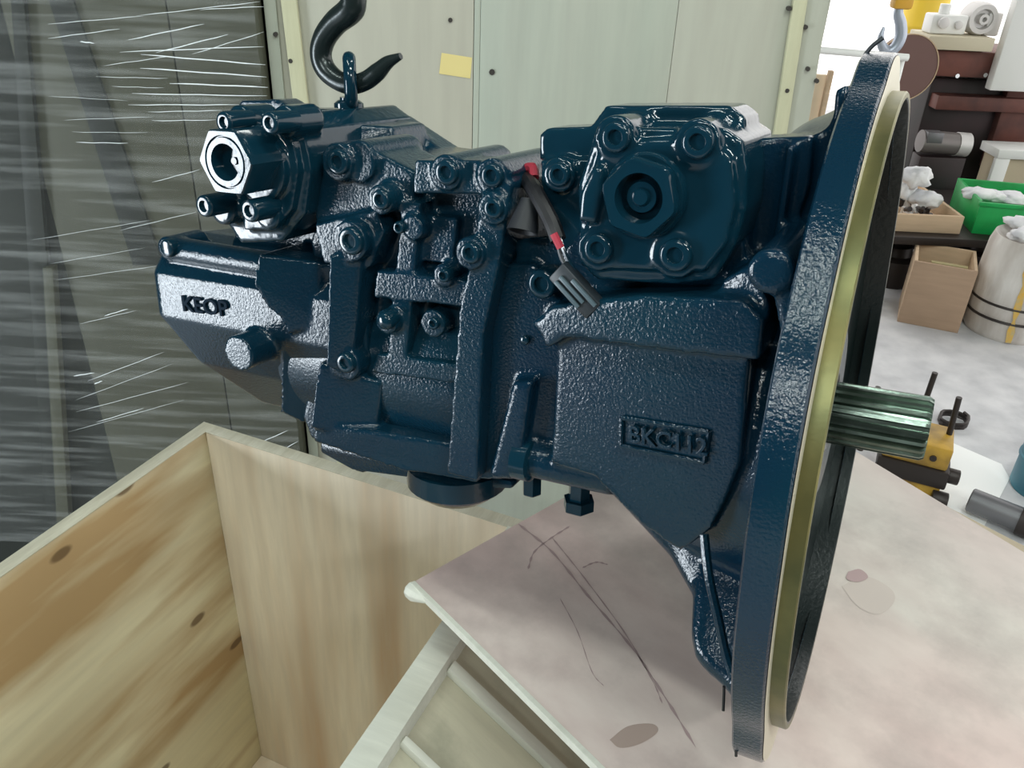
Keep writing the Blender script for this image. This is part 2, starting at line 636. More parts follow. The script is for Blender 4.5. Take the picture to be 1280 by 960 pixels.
blob([(762, 925), (785, 908), (815, 905), (822, 915), (800, 930), (775, 935)], 'oil_stain', STAIN2)
blob([(1052, 733), (1080, 720), (1112, 735), (1118, 752), (1098, 768), (1072, 758)], 'oil_stain', mat('pale_stain', (0.52, 0.45, 0.41), 0.5))
blob([(1060, 715), (1075, 712), (1085, 722), (1072, 728), (1058, 724)], 'oil_stain', STAIN, 0.0007)
LOWW = plywood('low_box_ply', (0.45, 0.38, 0.28), (0.3, 0.22, 0.14), 2, 8, 0.6)
c1 = F0 - e2 * 0.30
lowp = [c1 + e1 * 0.12, F0 - e2 * 0.03 + e1 * 0.06, F0 - e2 * 0.03 + e1 * 0.8, c1 + e1 * 0.85]
lb = thing('support_box', 'brown wooden box under the pink plywood sheet', 'box', loc=(lowp[0].x, lowp[0].y, 0))
loc0 = V((lowp[0].x, lowp[0].y, 0))
MB().prism([V((p.x, p.y, 0)) - loc0 for p in lowp], (0, 0, ZS - 0.010)).build('body', LOWW, lb, bevel=0.002)

# tall pale crate behind the pump
YT = 1.78


def atx(px, py, Y):
    return AT(px, py, Y).x


tx0, tx1 = atx(337, 70, YT), atx(1026, 70, YT)
tall = thing('tall_crate', 'tall pale green plywood crate standing behind the pump', 'crate', loc=((tx0 + tx1) / 2, YT, 0))


def twbox(x0, x1, y0, y1, z0, z1, nm, m, par, bev=0.001, base=None):
    bx, by = par.location.x, par.location.y
    return MB().box(((x0 + x1) / 2 - bx, (y0 + y1) / 2 - by, (z0 + z1) / 2), (x1 - x0, y1 - y0, z1 - z0)).build(nm, m, par, bevel=bev)


ZT = 1.9
s1, s2 = atx(592, 70, YT), atx(600, 70, YT)
twbox(tx0, s1 - 0.001, YT, YT + 0.02, 0.06, ZT, 'board', PLY_T2, tall)
twbox(s1, s2 - 0.0005, YT + 0.001, YT + 0.02, 0.06, ZT, 'board', PLY_T, tall)
twbox(s2, atx(840, 70, YT), YT, YT + 0.02, 0.06, ZT, 'board', PLY_T, tall)
twbox(atx(840, 70, YT) + 0.0008, tx1 - 0.003, YT, YT + 0.02, 0.06, ZT, 'board', PLY_T2, tall)
twbox(tx0 + 0.02, tx1 - 0.02, YT + 0.021, YT + 0.7, 0.04, ZT - 0.02, 'body', PLY_T2, tall)
twbox(tx0 - 0.001, tx1, YT - 0.001, YT + 0.72, ZT, ZT + 0.02, 'lid', PLY_T, tall)
twbox(tx0, tx1, YT + 0.01, YT + 0.09, 0, 0.06, 'skid', PLY_T, tall)
twbox(tx0, tx1, YT + 0.6, YT + 0.68, 0, 0.06, 'skid', PLY_T, tall)


def slanted(pa, pb, wpx, d, nm, m, par, Y):
    """strip on the crate face from pixel pa (top) to pb (lower), extended to the crate's ends"""
    A, B = AT(*pa, Y), AT(*pb, Y)
    dv = (B - A)
    A2 = A - dv * ((ZT - 0.02 - A.z) / (B.z - A.z) * -1)
    B2 = A + dv * ((0.10 - A.z) / (B.z - A.z))
    w = wpx * A.y / (FPX * 0.95)
    base = V((par.location.x, par.location.y, 0))
    return MB().prism([A2 + V((-w / 2, 0, 0)) - base, A2 + V((w / 2, 0, 0)) - base, B2 + V((w / 2, 0, 0)) - base, B2 + V((-w / 2, 0, 0)) - base], (0, -d, 0)).build(nm, m, par, bevel=0.001)


slanted((363, 5), (377, 125), 17, 0.012, 'batten', BATTEN, tall, YT)
slanted((998, 5), (976, 150), 15, 0.012, 'batten', BATTEN, tall, YT)
slanted((1017, 5), (992, 160), 30, 0.006, 'corner_post', PLY_T2, tall, YT)
twbox(tx0, tx0 + 0.024, YT - 0.006, YT, 0.06, ZT, 'corner_post', PLY_T, tall)
TAPE = mat('yellow_tape', (0.62, 0.52, 0.22), 0.45)
pts = [AT(552, 66, YT), AT(590, 72, YT), AT(588, 98, YT), AT(549, 92, YT)]
MB().prism([p - V((tall.location.x, tall.location.y, 0)) for p in pts], (0, -0.001, 0)).build('tape', TAPE, tall)
for (x, y) in ((615, 90), (563, 25), (346, 42), (365, 75), (982, 112), (1008, 85), (1019, 100), (985, 10), (1005, 33)):
    p = AT(x, y, YT) - V((tall.location.x, tall.location.y, 0))
    MB().cyl(p + V((0, 0, 0)), p + V((0, -0.013 if x > 960 or x < 380 else -0.002, 0)), 0.0045 if x != 615 else 0.006, 8).build('nail', NAIL, tall)

# crate wrapped in stretch film, its shade put into the ply colours
YW = 1.75
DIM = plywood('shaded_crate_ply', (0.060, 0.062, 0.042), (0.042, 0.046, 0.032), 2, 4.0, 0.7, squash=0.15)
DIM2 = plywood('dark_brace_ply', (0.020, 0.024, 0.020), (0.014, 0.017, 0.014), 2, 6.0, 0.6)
wx0, wx1 = atx(-160, 300, YW), atx(328, 70, YW)
wrap = thing('wrapped_crate', 'shaded brown crate wrapped in clear stretch film beside the tall crate', 'crate', loc=((wx0 + wx1) / 2, YW, 0))
xs = [atx(24, 100, YW), atx(226, 120, YW)]
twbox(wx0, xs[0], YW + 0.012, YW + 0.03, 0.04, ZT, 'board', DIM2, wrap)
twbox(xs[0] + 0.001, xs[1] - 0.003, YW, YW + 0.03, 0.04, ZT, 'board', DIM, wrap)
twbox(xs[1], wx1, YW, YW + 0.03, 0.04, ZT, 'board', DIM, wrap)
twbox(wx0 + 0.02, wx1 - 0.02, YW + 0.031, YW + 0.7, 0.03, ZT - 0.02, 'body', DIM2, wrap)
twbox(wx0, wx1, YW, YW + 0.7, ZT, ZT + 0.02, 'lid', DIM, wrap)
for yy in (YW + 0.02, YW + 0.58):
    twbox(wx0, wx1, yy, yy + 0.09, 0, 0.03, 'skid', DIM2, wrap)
wb = V((wrap.location.x, wrap.location.y, 0))


def wquad(pxs, d, nm, m, Y=YW):
    return MB().prism([AT(x, y, Y) - wb for x, y in pxs], (0, -d, 0)).build(nm, m, wrap, bevel=0.001)


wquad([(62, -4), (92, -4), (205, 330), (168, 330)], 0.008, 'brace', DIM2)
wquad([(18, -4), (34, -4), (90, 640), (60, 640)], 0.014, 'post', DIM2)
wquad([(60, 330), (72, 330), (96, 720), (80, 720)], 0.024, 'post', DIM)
FILM = bpy.data.materials.new('stretch_film')
FILM.use_nodes = True
nt = FILM.node_tree
b = nt.nodes['Principled BSDF']
b.inputs['Base Color'].default_value = (0.8, 0.84, 0.84, 1)
b.inputs['Roughness'].default_value = 0.18
tr = nt.nodes.new('ShaderNodeBsdfTransparent')
mx = nt.nodes.new('ShaderNodeMixShader')
tc = nt.nodes.new('ShaderNodeTexCoord')
mp = nt.nodes.new('ShaderNodeMapping')
mp.inputs['Rotation'].default_value = (0, R_(4), 0)
mp.inputs['Scale'].default_value = (1.3, 1, 22)
nz = nt.nodes.new('ShaderNodeTexNoise')
nz.inputs['Scale'].default_value = 2.2
nz.inputs['Detail'].default_value = 6
rp = nt.nodes.new('ShaderNodeValToRGB')
rp.color_ramp.elements[0].position = 0.46
rp.color_ramp.elements[0].color = (0.03, 0.03, 0.03, 1)
rp.color_ramp.elements[1].position = 0.84
rp.color_ramp.elements[1].color = (0.24, 0.24, 0.24, 1)
nt.links.new(tc.outputs['Object'], mp.inputs[0])
nt.links.new(mp.outputs[0], nz.inputs['Vector'])
nt.links.new(nz.outputs['Fac'], rp.inputs[0])
nt.links.new(rp.outputs[0], mx.inputs[0])
nt.links.new(tr.outputs[0], mx.inputs[1])
nt.links.new(b.outputs[0], mx.inputs[2])
bp = nt.nodes.new('ShaderNodeBump')
bp.inputs['Strength'].default_value = 0.5
bp.inputs['Distance'].default_value = 0.01
nt.links.new(nz.outputs['Fac'], bp.inputs['Height'])
nt.links.new(bp.outputs[0], b.inputs['Normal'])
nt.links.new(mx.outputs[0], nt.nodes['Material Output'].inputs[0])
mb = MB()
nx_, nz_ = 40, 120
vs, fs = [], []
for i in range(nx_ + 1):
    for j in range(nz_ + 1):
        x = wx0 + (wx1 + 0.003 - wx0) * i / nx_
        z = 0.15 + (ZT - 0.2) * j / nz_
        y = YW - 0.036 + 0.004 * math.sin(z * 90 + x * 3) * math.sin(z * 23 + x * 5) + 0.006 * math.sin(x * 4 + z * 2)
        vs.append(V((x, y, z)) - wb)
for i in range(nx_):
    for j in range(nz_):
        a = i * (nz_ + 1) + j
        fs.append((a, a + nz_ + 1, a + nz_ + 2, a + 1))
mb.add(vs, fs)
fo = mb.build('film', FILM, wrap, smooth=180)
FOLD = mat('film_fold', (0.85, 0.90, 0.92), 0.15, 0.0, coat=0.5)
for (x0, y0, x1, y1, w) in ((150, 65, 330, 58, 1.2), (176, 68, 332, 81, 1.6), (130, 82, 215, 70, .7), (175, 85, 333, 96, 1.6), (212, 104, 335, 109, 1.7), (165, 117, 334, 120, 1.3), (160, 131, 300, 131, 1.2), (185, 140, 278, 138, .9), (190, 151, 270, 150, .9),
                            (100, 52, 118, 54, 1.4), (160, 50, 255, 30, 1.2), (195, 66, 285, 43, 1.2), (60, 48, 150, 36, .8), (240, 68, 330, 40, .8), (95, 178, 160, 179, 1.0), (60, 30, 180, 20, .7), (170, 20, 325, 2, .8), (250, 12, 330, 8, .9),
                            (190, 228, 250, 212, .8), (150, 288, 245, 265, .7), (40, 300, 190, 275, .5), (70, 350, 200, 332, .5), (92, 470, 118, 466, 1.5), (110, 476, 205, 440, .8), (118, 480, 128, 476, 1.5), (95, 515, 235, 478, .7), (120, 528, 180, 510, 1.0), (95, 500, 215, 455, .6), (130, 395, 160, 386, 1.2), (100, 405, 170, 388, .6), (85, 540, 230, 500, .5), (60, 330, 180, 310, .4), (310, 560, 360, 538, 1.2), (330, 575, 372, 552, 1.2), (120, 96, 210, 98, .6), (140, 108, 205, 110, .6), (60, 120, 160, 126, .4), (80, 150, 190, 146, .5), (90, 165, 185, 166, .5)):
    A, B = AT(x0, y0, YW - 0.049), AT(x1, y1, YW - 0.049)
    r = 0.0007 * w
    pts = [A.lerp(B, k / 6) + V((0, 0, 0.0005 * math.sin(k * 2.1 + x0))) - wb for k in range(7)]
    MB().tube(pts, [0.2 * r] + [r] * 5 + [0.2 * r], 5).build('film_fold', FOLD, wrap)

# ================================================================== PUMP
pump = thing('hydraulic_pump', 'glossy dark blue hydraulic pump with a splined shaft hanging from a hook', 'pump', mw=PM)


def pxm(x, y, yl):
    """metres per pixel at a pump point"""
    p = PM @ Q(x, y, yl)
    return (p - CAM).dot(CF) / FPX


def pr(mb, pxs, yf, yb):
    """prism along the pump's depth; yf may be one depth or one for each point"""
    ys = yf if isinstance(yf, (list, tuple)) else [yf] * len(pxs)
    fr = [Q(x, y, d) for (x, y), d in zip(pxs, ys)]
    n = len(fr)
    bk = [V((p.x, yb, p.z)) for p in fr]
    fs = [tuple(range(n)), tuple(range(2 * n - 1, n - 1, -1))]
    fs += [(i, i + n, (i + 1) % n + n, (i + 1) % n) for i in range(n)]
    mb.add(fr + bk, fs)
    return mb


def rod(mb, x, y, yf, yb, rpx, n=28):
    c = Q(x, y, yf)
    r = rpx * pxm(x, y, yf)
    mb.lathe(c, (0, 1, 0), [(0, r), (yb - yf, r)], n)
    return mb


def screw(x, y, yf, rpx, h=0.012, nm='bolt', parent=None, m=None, socket=True):
    """socket head cap screw looking at the viewer"""
    c = Q(x, y, yf)
    r = rpx * pxm(x, y, yf)
    mb = MB()
    prof = [(h, r), (0.0022, r), (0.0010, r * 0.95), (0.0003, r * 0.86), (0, r * 0.76)]
    if socket:
        prof += [(0, r * 0.54), (0.0005, r * 0.50), (0.0032, r * 0.48), (0.0032, 0)]
    else:
        prof += [(0, 0)]
    mb.lathe(c, (0, 1, 0), prof, 24)
    return mb.build(nm, m or PAINT2, parent or pump, smooth=40)


# ---- mounting flange and bell
fl = MB()
N = 180
prof = []


def flange_r(th):
    """outline radius of the mounting flange, th from the top, towards the viewer positive"""
    r = 0.277
    for c, w, a in ((0.02, 0.20, 0.010), (2.45, 0.22, 0.012), (3.6, 0.25, 0.010), (-1.2, 0.3, 0.010), (1.25, 0.25, 0.006)):
        d = (th - c + math.pi) % (2 * math.pi) - math.pi
        r += a * math.exp(-(d / w) ** 4)
    return r


rings = []
for x, dr in ((-0.033, -0.03), (-0.033, -0.002), (-0.0315, 0.0), (-0.0125, 0.0), (-0.011, -0.0015), (-0.011, -0.03)):
    rings.append([V((x, -(flange_r(2 * math.pi * i / N) + dr) * math.sin(2 * math.pi * i / N), (flange_r(2 * math.pi * i / N) + dr) * math.cos(2 * math.pi * i / N))) for i in range(N)])
flange = fl.loft(rings, caps=False).build('mounting_flange', PAINT, pump, smooth=40)
ff = MB()
rings = []
for x, rr in ((-0.0105, None), (-0.0105, 0.255)):
    rings.append([V((x, -((flange_r(2 * math.pi * i / N) - 0.002) if rr is None else rr) * math.sin(2 * math.pi * i / N), ((flange_r(2 * math.pi * i / N) - 0.002) if rr is None else rr) * math.cos(2 * math.pi * i / N))) for i in range(N)])
ff.loft(rings, caps=False).build('flange_face', FACE, pump)
sp = MB()
sp.lathe((0, 0, 0), (1, 0, 0), [(-0.012, 0.2605), (-0.001, 0.2605), (0.0, 0.2595), (0.0, 0.2560)], N)
sp.f = [f for f in sp.f if len(f) == 4]
sp.build('spigot_ring', GOLD, pump, smooth=30)
bo = MB()
bo.lathe((0, 0, 0), (1, 0, 0), [(0.0, 0.2560), (-0.0005, 0.2545), (-0.022, 0.2530), (-0.027, 0.225), (-0.029, 0.12), (-0.029, 0.075), (-0.016, 0.07), (-0.016, 0.034), (-0.020, 0.030), (-0.020, 0.0)], N)
bo.f = [f for f in bo.f if len(f) == 4]
bo.build('bell_recess', mat('dark_recess_metal', (0.006, 0.012, 0.012), 0.30, 0.2, 0.3, 200, bdist=0.001), pump, smooth=30)  # recess lining coloured darker than the housing

hs = MB()


def itp(tab, x):
    if x <= tab[0][0]:
        return tab[0][1]
    for (x0, y0), (x1, y1) in zip(tab, tab[1:]):
        if x <= x1:
            return y0 + (y1 - y0) * (x - x0) / (x1 - x0)
    return tab[-1][1]


BELL = [(-0.56, 0.090), (-0.53, 0.112), (-0.42, 0.122), (-0.32, 0.122), (-0.25, 0.112), (-0.214, 0.096), (-0.167, 0.124), (-0.117, 0.156), (-0.088, 0.186), (-0.084, 0.212), (-0.079, 0.228), (-0.066, 0.238), (-0.053, 0.243), (-0.040, 0.252), (-0.028, 0.258)]
POCK = [(-0.56, 0.090), (-0.53, 0.112), (-0.42, 0.122), (-0.32, 0.122), (-0.25, 0.112), (-0.214, 0.096), (-0.167, 0.122), (-0.117, 0.145), (-0.09, 0.155), (-0.05, 0.162), (-0.036, 0.168), (-0.028, 0.20)]


def sstep(a, b, x):
    t = min(max((x - a) / (b - a), 0), 1)
    return t * t * (3 - 2 * t)


rings = []
NB = 180
for i in range(61):
    x = -0.56 + 0.524 * (i / 60) ** 0.75
    ring = []
    for j in range(NB):
        d = j * 2.0
        w = sstep(18, 26, d) * (1 - sstep(127, 133, d))
        r = itp(BELL, x) * (1 - w) + itp(POCK, x) * w
        ring.append(V((x, -r * math.sin(R_(d)), r * math.cos(R_(d)))))
    rings.append(ring)
hs.loft(rings)
def Qp(px, py, y0, k, x0):
    """pump point on the slanted plane y = y0 - k (x - x0)"""
    y = y0
    for _ in range(25):
        p = Q(px, py, y)
        y = 0.5 * y + 0.5 * (y0 - k * (p.x - x0))
    return Q(px, py, y)


XG = Q(697, 430, -0.122).x
KG = 0.14


def prp(mb, pxs, y0, k, yb):
    fr = [Qp(x, y, y0, k, XG) for x, y in pxs]
    n = len(fr)
    fs = [tuple(range(n)), tuple(range(2 * n - 1, n - 1, -1))]
    fs += [(i, i + n, (i + 1) % n + n, (i + 1) % n) for i in range(n)]
    mb.add(fr + [V((p.x, yb, p.z)) for p in fr], fs)


# gusset face with the name panel
prp(hs, [(697, 415), (938, 445), (926, 580), (905, 630), (886, 665), (850, 690), (800, 655), (742, 596), (688, 580)], -0.146, KG, -0.02)
# roof shaped ledge above it
prp(hs, [(664, 404), (690, 382), (800, 370), (930, 376), (955, 400), (950, 452), (830, 438), (708, 422), (684, 436)], -0.158, KG, 0.0)
# wall left of the gusset
pr(hs, [(610, 330), (668, 330), (708, 392), (700, 470), (690, 600), (596, 600), (602, 400)], -0.124, 0.03)
pr(hs, [(640, 478), (664, 478), (652, 560), (640, 600), (610, 598)], -0.140, -0.05)
# webs between port block and flange
pr(hs, [(925, 174), (1016, 170), (1012, 230), (988, 300), (962, 340), (915, 345)], -0.10, -0.06)
pr(hs, [(984, 182), (994, 181), (976, 300), (964, 310)], -0.112, -0.05)
pr(hs, [(1012, 172), (1034, 160), (1042, 142), (1044, 113), (1062, 104), (1058, 200), (1020, 300), (990, 330), (1004, 260)], -0.09, -0.03)
pr(hs, [(905, 350), (940, 330), (960, 380), (960, 400), (880, 395)], [-0.16, -0.165, -0.175, -0.175, -0.15], 0.0)
rod(hs, 962, 341, -0.205, -0.05, 29)
pr(hs, [(962, 345), (992, 350), (1000, 420), (975, 420)], -0.20, -0.05)
# base below the right port block
pr(hs, [(735, 200), (930, 200), (930, 340), (900, 372), (760, 372), (700, 340)], -0.13, 0.06)
pr(hs, [(640, 300), (740, 290), (760, 372), (660, 400)], -0.115, 0.05)
# horizontal drain cylinder below
a, c = Q(664, 573, -0.126), Q(770, 596, -0.126)
hs.cyl(a, c, 0.0160, 32)
housing = hs.build('main_housing', PAINT, pump, cast=0.0026, iters=3)

# pocket behind the flange is left between gusset and rim; edge lip
lip = MB()
lip.tube(spline([Q(880, 668, -0.19), Q(886, 720, -0.2), Q(897, 770, -0.205), Q(906, 812, -0.205), Q(916, 845, -0.21)], 6), 0.0035, 8)
lip.build('gusset_edge', PAINT, pump)

# name panel, raised frame and cast letters
fr = MB()
cs = [Qp(x, y, -0.1475, KG, XG) for x, y in ((777, 522), (886, 540), (880, 578), (776, 557))]
for i in range(4):
    fr.tube([cs[i], cs[(i + 1) % 4]], 0.0020, 6)
fr.build('name_panel_frame', PAINT, housing)
text_mesh('cast_lettering', 'BKC112', 0.0185, 0.0014, Qp(786, 551, -0.1497, KG, XG), cs[1] - cs[0], cs[0] - cs[3], PAINT, housing)

# splined shaft
sh = MB()
NS = 20
rings = []
seq = ((-0.03, 1), (0.056, 1), (0.0595, 0.93))
for x, k in seq:
    ring = []
    for i in range(NS):
        for (fr_, rr) in ((0.0, 0.0232), (0.18, 0.0232), (0.32, 0.0268), (0.68, 0.0268), (0.82, 0.0232)):
            th = 2 * math.pi * (i + fr_) / NS
            ring.append(V((x, -rr * k * math.sin(th), rr * k * math.cos(th))))
    rings.append(ring)
sh.loft(rings)
sh.build('splined_shaft', STEEL, pump, smooth=25)
MB().lathe((-0.03, 0, 0), (1, 0, 0), [(0, 0.034), (0.008, 0.034), (0.009, 0.030)], 40).build('shaft_seal', BLACKP, pump)

# wire ends hanging at the bell bottom
for (x, y0, y1, d) in ((905, 866, 888, -0.2), (921, 905, 945, -0.21)):
    MB().tube([Q(x, y0 - 8, d), Q(x, y0, d), Q(x - 1, y1, d)], 0.0012, 6).build('seal_wire', BLACKP, pump)

MB().tube(spline([Q(1078, 84, -0.01), Q(1081, 70, -0.01), Q(1090, 58, -0.012), Q(1104, 47, -0.012)], 6), 0.0016, 6).build('seal_wire', GREYP, pump)

# ---- right port block
pb = MB()
TOPZ = Q(840, 163, -0.16).z
xl, xr = Q(742, 165, -0.16).x, Q(925, 165, -0.16).x
pr(pb, [(742, 166), (756, 160), (905, 160), (928, 176), (934, 215), (932, 262), (920, 305), (893, 350), (842, 356), (745, 350), (724, 330), (722, 232), (736, 190)], -0.158, -0.06)
pr(pb, [(738, 158), (757, 132), (912, 132), (931, 147), (932, 230), (740, 230)], -0.120, -0.07)
pr(pb, [(752, 178), (890, 172), (915, 200), (920, 255), (908, 305), (880, 340), (745, 336), (732, 300), (736, 240)], -0.164, -0.1)
tab = [(740, 209), (753, 209), (752, 240), (744, 279), (722, 277), (725, 240)]
pr(pb, tab, -0.171, -0.1)
for (x, y, r) in ((768, 172, 27), (871, 178, 29), (746, 312, 27), (843, 320, 29)):
    rod(pb, x, y, -0.1655, -0.12, r)
# lug and shoulder on the left of it
a, c = Q(684, 178, -0.12), Q(750, 180, -0.12)
pr(pb, [(674, 168), (684, 160), (745, 158), (745, 200), (674, 200)], -0.12, -0.08)
pr(pb, [(674, 200), (745, 200), (735, 300), (700, 320), (680, 270)], -0.13, -0.06)
rod(pb, 697, 219, -0.138, -0.05, 22)
port = pb.build('port_block', PAINT2, pump, cast=0.0022, iters=3)
for (x, y, r) in ((768, 172, 19), (871, 178, 21), (746, 312, 19), (843, 320, 21)):
    screw(x, y, -0.171, r, 0.02, parent=port)
screw(697, 219, -0.142, 15, 0.02, parent=port)
# plug of the port
cp = Q(803, 246, -0.172)
k = pxm(803, 246, -0.172)
MB().lathe(cp, (0, 1, 0), [(0.02, 54 * k), (0.003, 54 * k), (0.0, 51 * k), (0.0, 46 * k), (0.002, 45 * k)], 40).build('port_ring', PAINT2, port, smooth=40)
hexm = MB()
prof = [(0.012, 49 * k), (-0.007, 49 * k), (-0.009, 46 * k), (-0.0085, 36 * k), (-0.0085, 31 * k), (0.002, 29 * k), (0.002, 21 * k), (-0.002, 19 * k), (-0.002, 12 * k), (-0.0045, 9 * k), (-0.0045, 0)]
rings = []
for t, r in prof:
    n = 48
    ring = []
    for i in range(n):
        th = 2 * math.pi * i / n
        rr = r
        if 44 * k < r:   # hexagon outline
            s_ = math.pi / 3
            ph = (th + 0.25) % s_ - s_ / 2
            rr = r * 0.93 / max(math.cos(ph), 0.90)
        ring.append(cp + V((rr * math.cos(th), t, rr * math.sin(th))))
    rings.append(ring)
hexm.loft(rings).build('port_plug', PAINT2, port, smooth=40)

# ---- regulator between the two pumps
rg = MB()
pr(rg, [(388, 300), (400, 266), (520, 226), (638, 240), (628, 330), (606, 420), (598, 602), (500, 585), (388, 548), (378, 520), (400, 420)], -0.105, -0.02)
pr(rg, [(410, 318), (452, 322), (446, 400), (438, 470), (406, 458)], [-0.150, -0.137, -0.137, -0.137, -0.150], -0.05)
pr(rg, [(398, 452), (440, 468), (478, 478), (470, 545), (386, 535)], [-0.144, -0.133, -0.123, -0.124, -0.146], -0.05)
pr(rg, [(604, 226), (640, 228), (624, 330), (604, 420), (596, 602), (558, 592), (570, 430), (574, 380), (590, 318)], -0.142, -0.02)
pr(rg, [(392, 530), (470, 540), (600, 560), (597, 604), (500, 588), (390, 552)], [-0.140, -0.134, -0.122, -0.122, -0.131, -0.140], -0.02)
pr(rg, [(470, 338), (586, 352), (580, 384), (466, 372)], -0.128, -0.05)
pr(rg, [(470, 442), (576, 456), (572, 480), (462, 466)], -0.126, -0.05)
pr(rg, [(502, 250), (526, 254), (508, 445), (484, 440)], -0.126, -0.05)
pr(rg, [(517, 200), (622, 200), (640, 216), (634, 244), (516, 242)], -0.136, -0.10)
pr(rg, [(386, 190), (462, 186), (520, 216), (516, 252), (460, 270), (396, 292)], -0.122, -0.06)
pr(rg, [(392, 280), (470, 262), (480, 290), (462, 335), (404, 330)], -0.130, -0.03)
rod(rg, 420, 203, -0.134, -0.05, 24)
rod(rg, 447, 202, -0.128, -0.05, 26)
rod(rg, 474, 250, -0.140, -0.05, 19)
rod(rg, 436, 302, -0.144, -0.05, 26)
rod(rg, 556, 216, -0.142, -0.05, 23)
rod(rg, 613, 220, -0.142, -0.05, 22)
rod(rg, 615, 261, -0.148, -0.05, 21)
rod(rg, 586, 317, -0.148, -0.05, 21)
rod(rg, 430, 455, -0.140, -0.05, 22)
rod(rg, 482, 403, -0.138, -0.05, 16)
rod(rg, 540, 405, -0.126, -0.05, 18)
rod(rg, 515, 285, -0.132, -0.05, 16)
rod(rg, 553, 345, -0.134, -0.05, 15)
pr(rg, [(528, 268), (572, 272), (566, 330), (520, 326)], -0.116, -0.05)
pr(rg, [(540, 490), (560, 492), (555, 530), (500, 522), (505, 500)], -0.112, -0.05)
reg = rg.build('regulator_block', PAINT, pump, cast=0.0020, iters=6)
for (x, y, r, d) in ((420, 203, 16, -0.139), (474, 250, 13, -0.145), (436, 302, 18, -0.149), (556, 216, 16, -0.147), (613, 220, 15, -0.147), (615, 261, 13, -0.153), (586, 317, 14, -0.153)):
    screw(x, y, d, r, 0.02, parent=reg)
for (x, y, r, d) in ((430, 455, 13, -0.146), (553, 345, 9, -0.142), (540, 405, 8, -0.131), (497, 285, 8, -0.136)):
    screw(x, y, d, r, 0.02, nm='screw', parent=reg)
# ball shaped plug
c = Q(482, 401, -0.142)
rr = 12 * pxm(482, 401, -0.142)
MB().lathe(c, (0, 1, 0), [(0.01, rr), (0.0, rr), (-0.003, rr * 0.85), (-0.0045, rr * 0.5), (-0.005, 0)], 24).build('ball_plug', PAINT2, reg, smooth=80)
# hex recessed plug on the housing wall
screw(676, 356, -0.137, 19, 0.03, nm='socket_plug', parent=housing)
for (x, y, r, d) in ((690, 395, 9, -0.135), (655, 426, 6, -0.128)):
    screw(x, y, d, r, 0.02, nm='screw', parent=housing, socket=False)

# ---- lifting bracket with eye bolt
br = MB()
pr(br, [(288, 146), (300, 126), (345, 124), (364, 136), (426, 136), (490, 147), (572, 201), (600, 215), (600, 260), (380, 268), (300, 250)], 0.0, 0.035)
pr(br, [(372, 152), (488, 158), (496, 182), (455, 202), (380, 198)], [-0.075, -0.05, -0.05, -0.08, -0.085], 0.01)
pr(br, [(376, 180), (540, 200), (560, 230), (540, 262), (390, 290)], -0.07, 0.03)
brk = br.build('lifting_bracket', PAINT, pump, cast=0.0026, iters=3)
ey = MB()
ec = Q(438, 103, -0.03)
_d = ray(430, 103)
dl = V((_d.dot(PX), _d.dot(PY), 0)).normalized()
pts = []
for i in range(25):
    th = 2 * math.pi * i / 24
    pts.append(ec + dl * (0.015 * math.sin(th)) + V((0, 0, 0.0215 * math.cos(th))))
ey.tube(pts, 0.0062, 10)
ey.cyl(Q(436, 122, -0.03), Q(435, 150, -0.03), 0.0085, 16)
ey.lathe(Q(436, 129, -0.03), (0, 0, 1), [(-0.004, 0.014), (0.0, 0.014), (0.003, 0.010)], 20)
ey.build('eye_bolt', PAINT2, pump, smooth=50)

# ---- left port block
lp = MB()
pr(lp, [(302, 146), (352, 142), (378, 162), (388, 212), (380, 268), (352, 302), (300, 304), (284, 280), (292, 200)], -0.140, 0.03)
pr(lp, [(312, 160), (350, 156), (366, 180), (372, 214), (364, 262), (345, 288), (305, 288), (298, 240)], -0.150, -0.05)
for (x, y, r) in ((298, 152, 20), (354, 152, 20), (276, 262, 20), (332, 268, 20)):
    rod(lp, x, y, -0.158, -0.12, r)
rod(lp, 318, 208, -0.160, -0.10, 46, 40)
lport = lp.build('port_block', PAINT2, pump, cast=0.0022, iters=3)
for (x, y, r) in ((279, 153, 13.5), (336, 154, 14), (254, 258, 14), (311, 264, 14.5)):
    screw(x, y, -0.182, r, 0.03, parent=lport)
cp = Q(281, 203, -0.195)
k = pxm(281, 203, -0.195)
hm = MB()
prof = [(0.045, 42 * k), (0.002, 42 * k), (0.0, 40 * k), (0.0, 33 * k), (0.0022, 32 * k), (0.0022, 31 * k), (0.0, 30 * k), (0.0, 23 * k), (0.012, 22 * k), (0.012, 5 * k), (0.010, 4.5 * k), (0.010, 0)]
rings = []
for t, r in prof:
    ring = []
    for i in range(48):
        th = 2 * math.pi * i / 48
        rr = r
        if r > 36 * k:
            s_ = math.pi / 3
            ph = (th) % s_ - s_ / 2
            rr = r * 0.93 / max(math.cos(ph), 0.88)
        ring.append(cp + V((rr * math.cos(th), t, rr * math.sin(th))))
    rings.append(ring)
hm.loft(rings).build('port_plug', PAINT2, lport, smooth=35)

# ---- rear cover
rc = MB()


YR = -0.122
zt_p, zb_p = Q(218, 345, YR).z, Q(208, 396, YR).z
xl_p = Q(197, 398, YR).x


def sec(x, zmin, k=1.0, ztop=None):
    base = [(YR, zt_p), (YR - 0.001, zb_p), (-0.100, zb_p - 0.055), (-0.060, -0.085), (0.02, -0.105), (0.085, -0.06), (0.10, 0.04), (0.07, zt_p + 0.02), (-0.05, zt_p + 0.03), (YR + 0.015, zt_p + 0.018)]
    return [V((x, y * k, max(z, zmin + 0.02 * (y + 0.1)))) for y, z in base]


